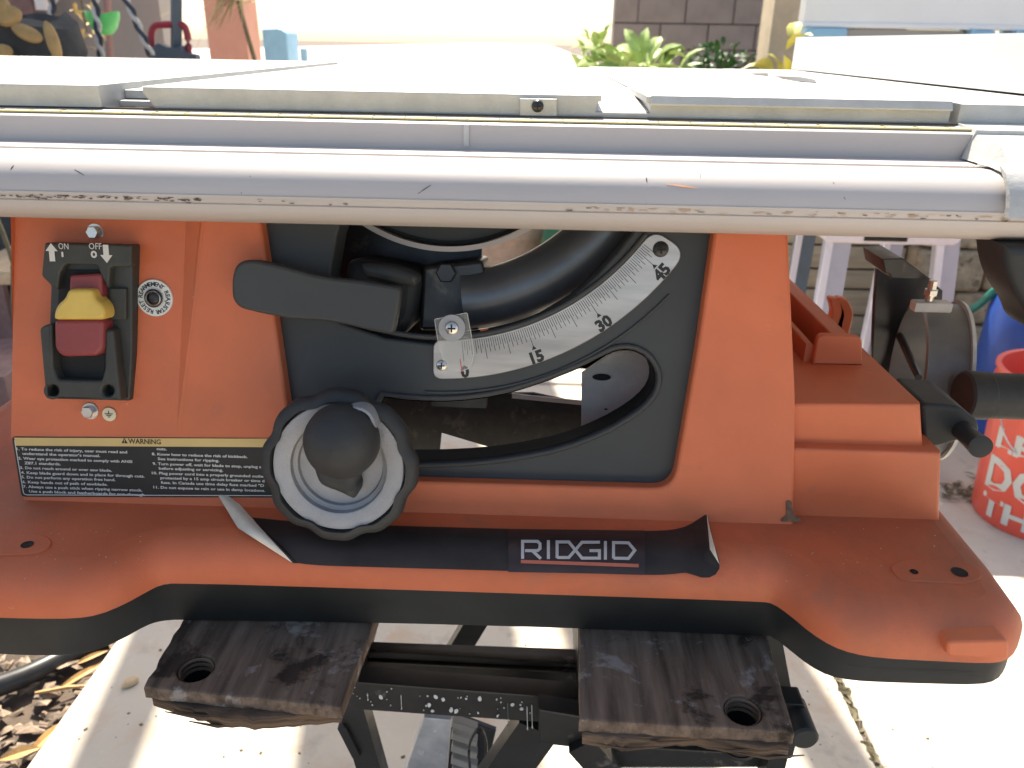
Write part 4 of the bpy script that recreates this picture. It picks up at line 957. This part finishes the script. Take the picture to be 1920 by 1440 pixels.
# reset button with circular label
rc0 = uv(289, 559, -.004); RM = PA.M @ T(rc0[0], rc0[1], -.0048)
rl = obj('reset_ring', lathe([(.0058, .0003), (.0134, .0003), (.0136, -.001)], 40), mat('ring_label', (.66, .67, .63), .5, var=.05), saw, RM)
obj('reset_nut', lathe([(.0062, 0), (.0068, .0022), (.0058, .0030), (.0050, .0024), (.0048, -.002)], 32), DARKM, rl, RM); obj('reset_nut_face', lathe([(.0057, .0029), (.0052, .0034), (.0047, .0026)], 32), STEEL, rl, RM)
obj('reset_plunger', lathe([(.0044, -.003), (.0040, .0014), (.0030, .0020), (0, .0021)], 24), DARKM, rl, RM)
ms = []
def ringtext(s, a_start, a_end, r):
    for i, ch in enumerate(s):
        a = P2(a_start+(a_end-a_start)*i/(len(s)-1)); tm = textmesh(ch, .0044, .0001, xa='C')
        ms.append(xf(tm, Rz(-a) @ T(0, r, 0)))
ringtext('REARMEMENT', -82, 38, .0088); ringtext('REAJUSTAR', 66, 172, .0088); ringtext('RESET', 196, 252, .0088)
obj('reset_lettering', xf(merge(*ms), T(0, 0, .0005)), INK, rl, RM, 0)

# ---- warning label
lb = rc([uv(23, 818), uv(520, 822), uv(520, 932.5), uv(41, 931)], [.003, 0, 0, .003], 4)
wlb = obj('warning_label', rplate(lb, .0001, .0005, 0), LBLACK, saw, PA.M, 0)
ib_ = rc([uv(27, 821), uv(519, 825), uv(519, 929.5), uv(45, 928)], [.003, 0, 0, .003], 4)
n_ = len(ib_); inn = offs(ib_ if area(ib_) > 0 else list(reversed(ib_)), .0006); ou = ib_ if area(ib_) > 0 else list(reversed(ib_))
obj('label_border', ([Vector((p[0], p[1], .0007)) for p in ou+inn], [(i, (i+1) % n_, n_+(i+1) % n_, n_+i) for i in range(n_)]), WHITEINK, wlb, PA.M, 0)
obj('gold_band', ([Vector((*uv(x, y), .0009)) for x, y in ((28, 820), (518, 822), (518, 838), (31, 835))], [(3, 2, 1, 0)]), LGOLD, wlb, PA.M, 0)
def line(s, x0_, x1_, yb, bold=.02, h=None, w_=.0009, Z=3.4286):
    a = uv(x0_/Z, 800+yb/Z); b = uv(x1_/Z, 800+yb/Z); V, F = textmesh(s, .0034, .00009)
    x1m = max(v.x for v in V); kx_ = (b[0]-a[0])/x1m
    return [Vector((v.x*kx_+a[0], v.y*.86+a[1], w_)) for v in V], F
LN = [("1. To reduce the risk of injury, user must read and", 112, 820, 148), ("understand the operator's manual.", 150, 647, 178), ("2. Wear eye protection marked to comply with ANSI", 122, 852, 208), ("Z87.1 standards.", 162, 395, 239),
      ("3. Do not reach around or over saw blade.", 133, 722, 269), ("4. Keep blade guard down and in place for through cuts.", 140, 932, 300), ("5. Do not perform any operation free hand.", 143, 745, 329), ("6. Keep hands out of path of sawblade.", 149, 695, 360),
      ("7. Always use a push stick when ripping narrow stock.", 153, 917, 390), ("Use a push block and featherboards for non-through", 192, 932, 420), ("cuts.", 1010, 1075, 148), ("8. Know how to reduce the risk of kickback.", 980, 1593, 181),
      ("See instructions for ripping.", 1018, 1412, 212), ("9. Turn power off, wait for blade to stop, unplug saw", 985, 1722, 243), ("before adjusting or servicing.", 1025, 1437, 273), ("10. Plug power cord into a properly grounded outlet", 980, 1705, 303),
      ("protected by a 15 amp circuit breaker or time d", 1035, 1702, 334), ('fuse. In Canada use time delay fuse marked "D', 1038, 1700, 364), ("11. Do not expose to rain or use in damp locations.", 990, 1706, 394)]
obj('label_lettering', merge(*[line(*l) for l in LN]), WHITEINK, wlb, PA.M, 0)
a = uv(242, 830.5); b = uv(303, 831)
V, F = textmesh('WARNING', 1, .02, b[0]-a[0], .0040)
tri = ([Vector((x*.0001, y*.0001, 0)) for x, y in ((-24, 0), (24, 0), (0, 42))], [(0, 1, 2)])
obj('warning_word', merge(xf((V, F), T(a[0], a[1], .0011)), xf(tri, T(uv(235, 830)[0], a[1], .0011))), INK, wlb, PA.M, 0)
obj('warning_mark', xf(merge(stroke([(0, .0012), (0, .0030)], .0005), stroke([(0, .0004), (0, .0009)], .0005)), T(uv(235, 830)[0], a[1], .0013)), LGOLD, wlb, PA.M, 0)

# ---- long black sticker on the sloping base front, ends peeling
_s = hY(960, 1075, .4835); _t = hY(960, 990, .513)
_t = Vector((0, _t.y, _t.z)); _s = Vector((0, _s.y, _s.z))
PS = Frame(_s, (_t.y-_s.y)/(_t.z-_s.z))
us = PS.uv; SO = .0035
RB_ = .0265
def bs(px, py, off=.0006):                 # point on the rounded front edge of the base, off metres proud of it
    Yf_ = hZ(px, 1092+(px-330)*.0327, ZL).y; cyy, czz, R_ = Yf_+.026, ZT-.026, RB_+off
    d = ray(px, py); a = d.y**2+d.z**2; oy, oz = -cyy, H-czz
    b = 2*(d.y*oy+d.z*oz); c = oy*oy+oz*oz-R_*R_; disc = b*b-4*a*c
    if disc < 0: k = -b/(2*a)
    else: k = (-b-math.sqrt(disc))/(2*a)
    P = EYE+d*k
    if P.z < czz: k = (cyy-R_)/d.y; P = EYE+d*k
    if P.y > cyy: k = (ZT+off+.0005-H)/d.z; P = EYE+d*k
    return P
top_px = [(470, 970), (560, 978), (720, 985), (900, 990), (1100, 995), (1230, 995), (1275, 990), (1300, 980)]
bot_px = [(545, 1054), (600, 1060), (720, 1064), (900, 1069), (1100, 1075), (1230, 1078), (1290, 1074), (1320, 1080)]
rows = []
n = 40
tp_ = spline([(x, y, 0) for x, y in top_px], 6); bt_ = spline([(x, y, 0) for x, y in bot_px], 6)
V, F = [], []; K = 10
for i in range(len(tp_)):
    for j in range(K+1):
        p = tp_[i].lerp(bt_[i], j/K); V.append(bs(p.x, p.y, .0007+.0004*noise.noise(Vector((p.x*.02, p.y*.03, 0)))))
for i in range(len(tp_)-1):
    for j in range(K): q = i*(K+1)+j; F.append((q, q+1, q+K+2, q+K+1))
stk = obj('sticker', (V, F), STICKER, saw, None, 60)
# peeled left flap (shows paper backing) and right curl
def flap(quad, mt, nm, lift):
    pts = [Vector((x, y, l)) for (x, y), l in zip(quad, lift)]
    V, F = [], []; N2 = 8
    for i in range(N2+1):
        for j in range(N2+1):
            a = pts[0].lerp(pts[1], i/N2); b = pts[3].lerp(pts[2], i/N2); p = a.lerp(b, j/N2); p.z += .003*math.sin(PI*i/N2)*math.sin(PI*j/N2); V.append(bs(p.x, p.y, 0)-ray(p.x, p.y).normalized()*max(p.z-.002, .0007))
    for i in range(N2):
        for j in range(N2): q = i*(N2+1)+j; F.append((q, q+1, q+N2+2, q+N2+1))
    return obj(nm, (V, F), mt, stk, None, 60)
flap([(395, 906), (450, 946), (549, 1056), (446, 990)], PAPER, 'peeled_corner', [.022, .016, .0030, .012])
flap([(449, 946), (474, 971), (560, 1056), (548, 1056)], STICKER, 'dark_edge', [.0165, .0018, .0018, .0028])
flap([(1298, 981), (1325, 963), (1349, 1060), (1322, 1081)], STICKER, 'curled_end', [.0036, .012, .012, .0036])
flap([(1325, 963), (1333, 1000), (1349, 1058), (1331, 1030)], PAPER, 'curled_backing', [.013, .016, .016, .0125])
cpts = [(1286, 1074), (1290, 1040), (1310, 1015), (1335, 1012), (1343, 1032), (1349, 1052), (1349, 1066), (1342, 1077), (1330, 1083), (1315, 1083), (1300, 1078)]
def cl_(x, y): return bs(x, y, 0)-ray(x, y).normalized()*(.0012+.0075*max(0, min(1, (x-1290)/50))**1.5)
V = [cl_(1320, 1050)]+[cl_(1320+(x-1320)*.5, 1050+(y-1050)*.5) for x, y in cpts]+[cl_(x, y) for x, y in cpts]; m_ = len(cpts); F = []
for i in range(m_):
    j = (i+1) % m_; F += [(0, 1+i, 1+j), (1+i, 1+m_+i, 1+m_+j, 1+j)]
obj('curled_lobe', (V, F), STICKER, stk, None, 60)
def decal(m, off, sub=1):                  # flat artwork given in photo pixels laid on the curved front
    return [bs(v[0], v[1], off) for v in m[0]], m[1]
gx = [953+256*i/8 for i in range(9)]; gy = [i/12 for i in range(13)]
V = [(x, (991.5+(x-953)*.012)*(1-t)+(1072.5+(x-953)*.018)*t) for x in gx for t in gy]; F = [(i*13+j, i*13+j+1, (i+1)*13+j+1, (i+1)*13+j) for i in range(8) for j in range(12)]
obj('logo_patch', decal((V, F), .0014), STICK2, stk, None, 40)
def lg(pts, wd=5.6):
    Z = 1.7778; q = [(360+x/Z, 880+y/Z) for x, y in pts]; dn = [q[0]]
    for a, b in zip(q[:-1], q[1:]):
        m_ = max(1, int(math.dist(a, b)/5))
        dn += [(a[0]+(b[0]-a[0])*k/m_, a[1]+(b[1]-a[1])*k/m_) for k in range(1, m_+1)]
    return decal(stroke(dn, wd), .0022)
logo = [lg([(1102, 298), (1102, 240), (1152, 240), (1160, 248), (1160, 264), (1152, 271), (1110, 271)]), lg([(1135, 272), (1163, 298)]), lg([(1188, 236), (1188, 299)]),
        lg([(1217, 296), (1217, 242), (1256, 242), (1300, 296), (1358, 296), (1358, 271), (1325, 271)]), lg([(1217, 294), (1256, 294), (1300, 243), (1360, 243)]),
        lg([(1378, 239), (1378, 301)]), lg([(1405, 297), (1405, 244), (1455, 245), (1476, 270), (1455, 297), (1405, 296)])]
obj('logo_lettering', merge(*logo), LOGO, stk, None, 0)
obj('logo_underline', lg([(1096, 307), (1489, 321)], 6.5), LOGOR, stk, None, 0)

# ---- hand wheel
WO = .045; wc = uv(638, 872, WO); WM_ = PA.M @ T(wc[0], wc[1], WO)
hw = obj('hand_wheel', lathe([(.046, -.012), (.0515, -.010), (.0542, -.002), (.0532, .005), (.0495, .0082), (.0462, .0085), (.0455, .004), (.0455, -.008)], 112,
     lobes=lambda a: 1+.028*math.cos(8*a+.5)-.012*math.cos(16*a+1.0)), RUBBER, saw, WM_, 50)
obj('wheel_face', lathe([(.0458, -.004), (.0458, .0045), (.0450, .0060), (.0345, .0060), (.0335, .0054), (.0328, .0010), (.0300, -.0004), (.0292, -.0035), (.012, -.0045), (0, -.0045)], 72), SILVER, hw, WM_, 35)
obj('wheel_back', cyl(.046, -.020, -.0125, 40, .003), RUBBER, hw, WM_, 40)
obj('hub', cyl(.012, -.05, -.010, 24), DARKM, hw, WM_, 40)
kc = uv(633, 836, WO+.03); kM = PA.M @ T(kc[0], kc[1], WO+.018)
Vb, Fb = lathe([(0, .0255), (.008, .0245), (.0155, .021), (.0215, .0145), (.0248, .006), (.0255, -.002), (.0235, -.010), (.018, -.017), (.012, -.020), (0, -.021)], 40)
knob = obj('crank_knob', (Vb, Fb), RUBBER, hw, kM, 60)
nk = [(578, 845), (585, 872), (592, 893), (598, 908), (612, 916), (636, 924), (655, 934), (664, 937), (670, 928), (672, 914), (668, 904), (688, 872), (690, 840)]
obj('crank_neck', rplate(rc([uv(x, y, WO+.014) for x, y in nk], .004, 4), WO-.002, WO+.017, .007, n=5), RUBBER, hw, PA.M, 70)
cpin = uv(668, 798, WO+.020)
obj('crank_pin', lathe([(.0132, -.01), (.0132, .012), (.0124, .0140), (.0108, .0142), (.0100, .0120), (.0065, .0120), (0, .0120)], 40), SILVER, hw, PA.M @ T(cpin[0], cpin[1], WO+.006), 40)

# ---- table, front rail
YT = .560
Zt = hY(1000, 176, YT).z
zb_ = hY(900, 222, YT).z
def tz(x, y, Y=YT): p = hY(x, y, Y); return (p.x, p.z)
zlo = Zt-.0145
xg0, xg1 = tz(190, 163)[0], tz(266, 167)[0]; xs0, xs1 = tz(1128, 186)[0], tz(1212, 187)[0]; xe = tz(1789, 187)[0]; xw = tz(1799, 195)[0]
def xzslab(nm, pts, Y0, Y1, mt, par, r=.0012):
    return obj(nm, rplate(pts, -(Y1-Y0), 0, r, n=2), mt, par, T(0, Y0, 0) @ Rx(PI/2), 35)
tt = xzslab('table_top', [(xg1, Zt), (xs0, Zt), (xs0, Zt-.0016), (xs1, Zt-.0016), (xs1, Zt), (xe, Zt), (xe, zlo), (xg1+.007, zlo), (xg1, Zt-.004)], YT+.1202, 1.24, [CAST], saw)
xzslab('front_edge', [(xg1, Zt), (xs0, Zt), (xs0, Zt-.004), (xs0-.003, Zt-.0045), (xs0-.003, Zt-.0105), (xs1+.003, Zt-.0105), (xs1+.003, Zt-.0045), (xs1, Zt-.004), (xs1, Zt), (xe, Zt), (xe, zlo), (xg1+.007, zlo), (xg1, Zt-.004)], YT, YT+.120, [CAST], tt)
obj('sun_catch_ramp', ([Vector((xs0-.0028, YT+.001, Zt-.0103)), Vector((xs1+.0028, YT+.001, Zt-.0103)), Vector((xs1-.0002, YT+.12, Zt-.0008)), Vector((xs0+.0002, YT+.12, Zt-.0008))], [(0, 1, 2, 3)]), CAST, tt, None, 0)  # made-up ramp, shaped so the groove catches sun and shows white
obj('gap_sun_block', box(xe-.01, xw+.01, YT+.004, 1.23, zlo-.004, zlo-.0015), CAST, tt, None, 0)  # added below the gap to keep sunlight off the foot
xzslab('table_wing', [(xg0-.5, Zt+.0005), (xg0, Zt+.0005), (xg0, zlo), (xg0-.5, zlo)], YT-.004, 1.24, CAST, saw); xzslab('slot_floor', [(xg0-.0, zlo+.004), (xg1+.02, zlo+.004), (xg1+.02, zlo), (xg0, zlo)], YT+.02, 1.24, CAST, saw)
xzslab('slot_step', [(xg0, Zt-.004), (xg0+.018, Zt-.004), (xg0+.018, zlo+.0045), (xg0, zlo+.0045)], YT+.03, 1.22, CAST, saw)
xzslab('table_wing', [(xw, Zt-.001), (xw+.6, Zt-.001), (xw+.6, zlo-.001), (xw, zlo-.001)], YT-.002, 1.30, CAST, saw)
xzslab('rear_apron', [(xg0-.4, Zt-.016), (xe+.3, Zt-.016), (xe+.3, Zt-.05), (xg0-.4, Zt-.05)], 1.18, 1.22, CAST, saw)
# chamfer strip over right half of the casting front
A = tz(1225, 180)[0]
obj('front_edge_strip', yz_extrude([(YT-.0035, Zt-.0045), (YT-.0005, Zt+.0003), (YT+.004, Zt+.0003), (YT+.004, Zt-.006), (YT-.0035, Zt-.0055)], xs1+.003, xe-.001), CAST, tt, None, 0)
# small bracket and screw on the front edge
sb = obj('stop_bracket', rplate([tz(975, 184), tz(1044, 185), tz(1044, 222), tz(975, 221)], 0, .003, .0006), CAST, tt, T(0, YT-.0005, 0) @ Rx(PI/2), 40)
phillips('screw', sb, T(*hY(1008, 199, YT-.004)) @ Rx(PI/2), .004, DARKM)
# rear right recesses
for pts in ([(1402, 138), (1440, 137), (1440, 143), (1415, 141)], [(1452, 143), (1500, 145), (1528, 150), (1531, 156), (1500, 154), (1465, 148)]):
    pp = [hZ(x, y, Zt) for x, y in pts]; obj('finger_slot', rplate([(p.x, p.y) for p in pp], Zt-.001, Zt+.0006, 0), DARKM, tt, None, 0)
# rail profile (Y, Z) taken at x = 0
def zp(y, Y): return hY(0, y, Y).z
prof = [(.5555, zp(201, .555)), (.534, zp(213, .534)), (.5325, zp(216, .5325)), (.5325, zp(262, .5325)), (.506, zp(262, .5325)-.0005)]
yc, zc_ = .4885, (zp(277, .49)+zp(357, .475))/2
ztop = zp(281, .494)
bul = [(.506, ztop-.012), (.5055, ztop-.003), (.502, ztop), (.494, ztop+.0003), (.486, ztop-.0012), (.479, ztop-.0045), (.4735, ztop-.0095), (.470, ztop-.0155), (.4685, ztop-.0215), (.4683, zp(357, .4683))]
z357 = zp(357, .4683)
low = [(.4690, z357-.0012), (.4700, zp(371, .470)), (.4712, zp(371, .470)-.0004), (.4705, zp(373, .4705)-.0004), (.4715, zp(385, .4715)), (.475, zp(396, .475)), (.481, zp(401, .481)), (.489, zp(402, .489)-.0015), (.553, zp(402, .489)-.0015), (.5555, zp(402, .489))]
poly = prof+bul+low
rail = obj('front_rail', yz_extrude(poly, -.72, .85), ALU, saw, None, 28)
obj('scale_tape', box(-.70, .60, .5375, .5475, zp(207, .5425)-.0002, zp(207, .5425)+.0008), YTAPE, rail, Matrix(), 0)
ms = []
for i in range(60):
    x = -.62+i*.0205; ms.append(box(x, x+.0006, .538, .5465 if i % 4 else .541, 0, .0002))
obj('tape_marks', merge(*ms), INK, rail, T(0, 0, zp(207, .5425)+.0009), 0)
obj('gap_shade_strip', box(-.70, .60, .556, .5585, zp(207, .5425)-.006, zp(207, .5425)+.0022), DARKM, rail, None, 0)  # dark strip laid in the gap to stand for its shade
# scuffs along the lower edge: real thin flakes of dirt
DIRTM = mat('rail_dirt', (.10, .075, .055), .8, var=.5, scale=100); RUSTM = mat('rail_rust', (.46, .33, .22), .8, var=.4, scale=100)
ms, mr = [], []
for i in range(110):
    x = random.uniform(-.33, -.20) if i < 75 else random.uniform(-.33, .5); z = z357-.0028+random.gauss(0, .0008); l = random.uniform(.0008, .005)
    ms.append(([Vector((x, .46895, z)), Vector((x+l, .46895, z+random.uniform(-.0003, .0003))), Vector((x+l*.8, .46898, z-random.uniform(.0003, .0009))), Vector((x+l*.1, .46898, z-.0005))], [(0, 3, 2, 1)]))
for i in range(60):
    x = random.uniform(.03, .27); z = z357-.0024+random.gauss(0, .0009); l = random.uniform(.001, .006)
    mr.append(([Vector((x, .46895, z)), Vector((x+l, .46895, z)), Vector((x+l*.9, .46898, z-.0006)), Vector((x+l*.1, .46898, z-.0004))], [(0, 3, 2, 1)]))
obj('scuffs', merge(*ms), DIRTM, rail, None, 0, kind='stuff'); obj('rust_marks', merge(*mr), RUSTM, rail, None, 0, kind='stuff')
ms = []
def bulge(px, py): return hY(px, py, .4745)
for (x0_, y0_, x1_, y1_) in ((784, 363, 808, 347), (1562, 342, 1585, 374), (140, 318, 158, 329), (452, 363, 470, 330), (20, 318, 26, 310), (1312, 323, 1313, 333), (1212, 333, 1213, 342)):
    ms.append((x0_, y0_, x1_, y1_))
sc_m = []
for (a_, b_, c_, d_) in ms:
    def onr(px, py):                          # on the bulging front of the rail
        best = None
        for (q0, q1) in zip(bul[:-1], bul[1:]):
            d = ray(px, py); n2 = Vector((0, q1[1]-q0[1], -(q1[0]-q0[0]))); k_ = (Vector((0, q0[0], q0[1]))-EYE).dot(n2)/d.dot(n2); P_ = EYE+d*k_
            if min(q0[1], q1[1])-1e-5 <= P_.z <= max(q0[1], q1[1])+1e-5 and (best is None or P_.y < best.y): best = P_
        return best or hY(px, py, .472)
    A, B = onr(a_, b_), onr(c_, d_); sc_m.append(tube([A, A.lerp(B, .5)+Vector((0, -.0001, 0)), B], [.0002, .0004, .0002], 4))
obj('scratches', merge(*sc_m), DARKM, rail, None, 0, kind='stuff')
A, B = onr(1250, 346), onr(1308, 353); obj('orange_rub', tube([A, A.lerp(B, .5), B], [.0002, .0006, .0002], 4), mat('orange_rub', (.75, .33, .15), .7), rail)
obj('mount_tab', box(hY(870, 250, .5345).x, hY(880, 250, .5345).x, .5312, .5335, zp(262, .5325)+.002, zp(216, .5325)), CAST, rail)

# ================================================================== RIP FENCE
Zf = Zt
xf0 = hZ(1920, 178, Zf).x
fe = thing('rip_fence', (xf0+.03, .8, Zf), 'long aluminium rip fence lying across the right end of the saw table', 'rip fence')
obj('fence_beam', rplate([(xf0, Zf+.0008), (xf0+.06, Zf+.0008), (xf0+.06, H+.0125), (xf0, H+.0125)], -.74, 0, .0015), mat('glare_pale_aluminium', (.78, .77, .75), .45, .05, var=.05, scale=20, stretch=(1, 1, .3)), fe, T(0, .548, 0) @ Rx(PI/2), 35)  # beam colour raised near white to stand in for glare
xh = hY(1850, 300, .50).x
zt2 = hY(1880, 252, .53).z
hp_ = [(.556, zt2-.004), (.535, zt2), (.50, zt2-.003), (.484, ztop+.006), (.476, ztop+.001), (.477, ztop-.0012), (.496, ztop+.0022), (.508, ztop), (.510, zp(262, .5325)+.001), (.530, zp(262, .5325)+.001), (.531, zp(214, .53)+.002), (.556, zp(203, .55)+.002)]
V, F = yz_extrude(hp_, xh, xh+.13)
V = [Vector((v.x+(.006 if v.z > zt2-.006 else 0)+(.004 if v.y < .49 else 0) if v.x < xh+.01 else v.x, v.y, v.z)) for v in V]
ch = obj('clamp_head', (V, F), CAST, fe, None, 35)
xn = hY(1893, 330, .47).x
obj('clamp_nose', yz_extrude([(.484, ztop+.0055), (.474, ztop+.001), (.464, ztop-.010), (.461, ztop-.022), (.4655, ztop-.022), (.4665, ztop-.0155), (.470, ztop-.0075), (.4765, ztop-.001)], xn, xn+.10), CAST, ch, None, 35)
hl = rc([(hY(x, y, .475).x, hY(x, y, .475).z) for x, y in ((1880, 459), (1884, 505), (1898, 545), (1926, 588), (1936, 618), (1960, 634), (1990, 600), (1990, 459))], [0, .01, .008, .006, .008, .01, .01, 0], 4)
fh = obj('lever_handle', rplate(hl, -.035, 0, .006), BLACKP, fe, T(0, .472, 0) @ Rx(PI/2), 50)
print('objects', len(bpy.data.objects))
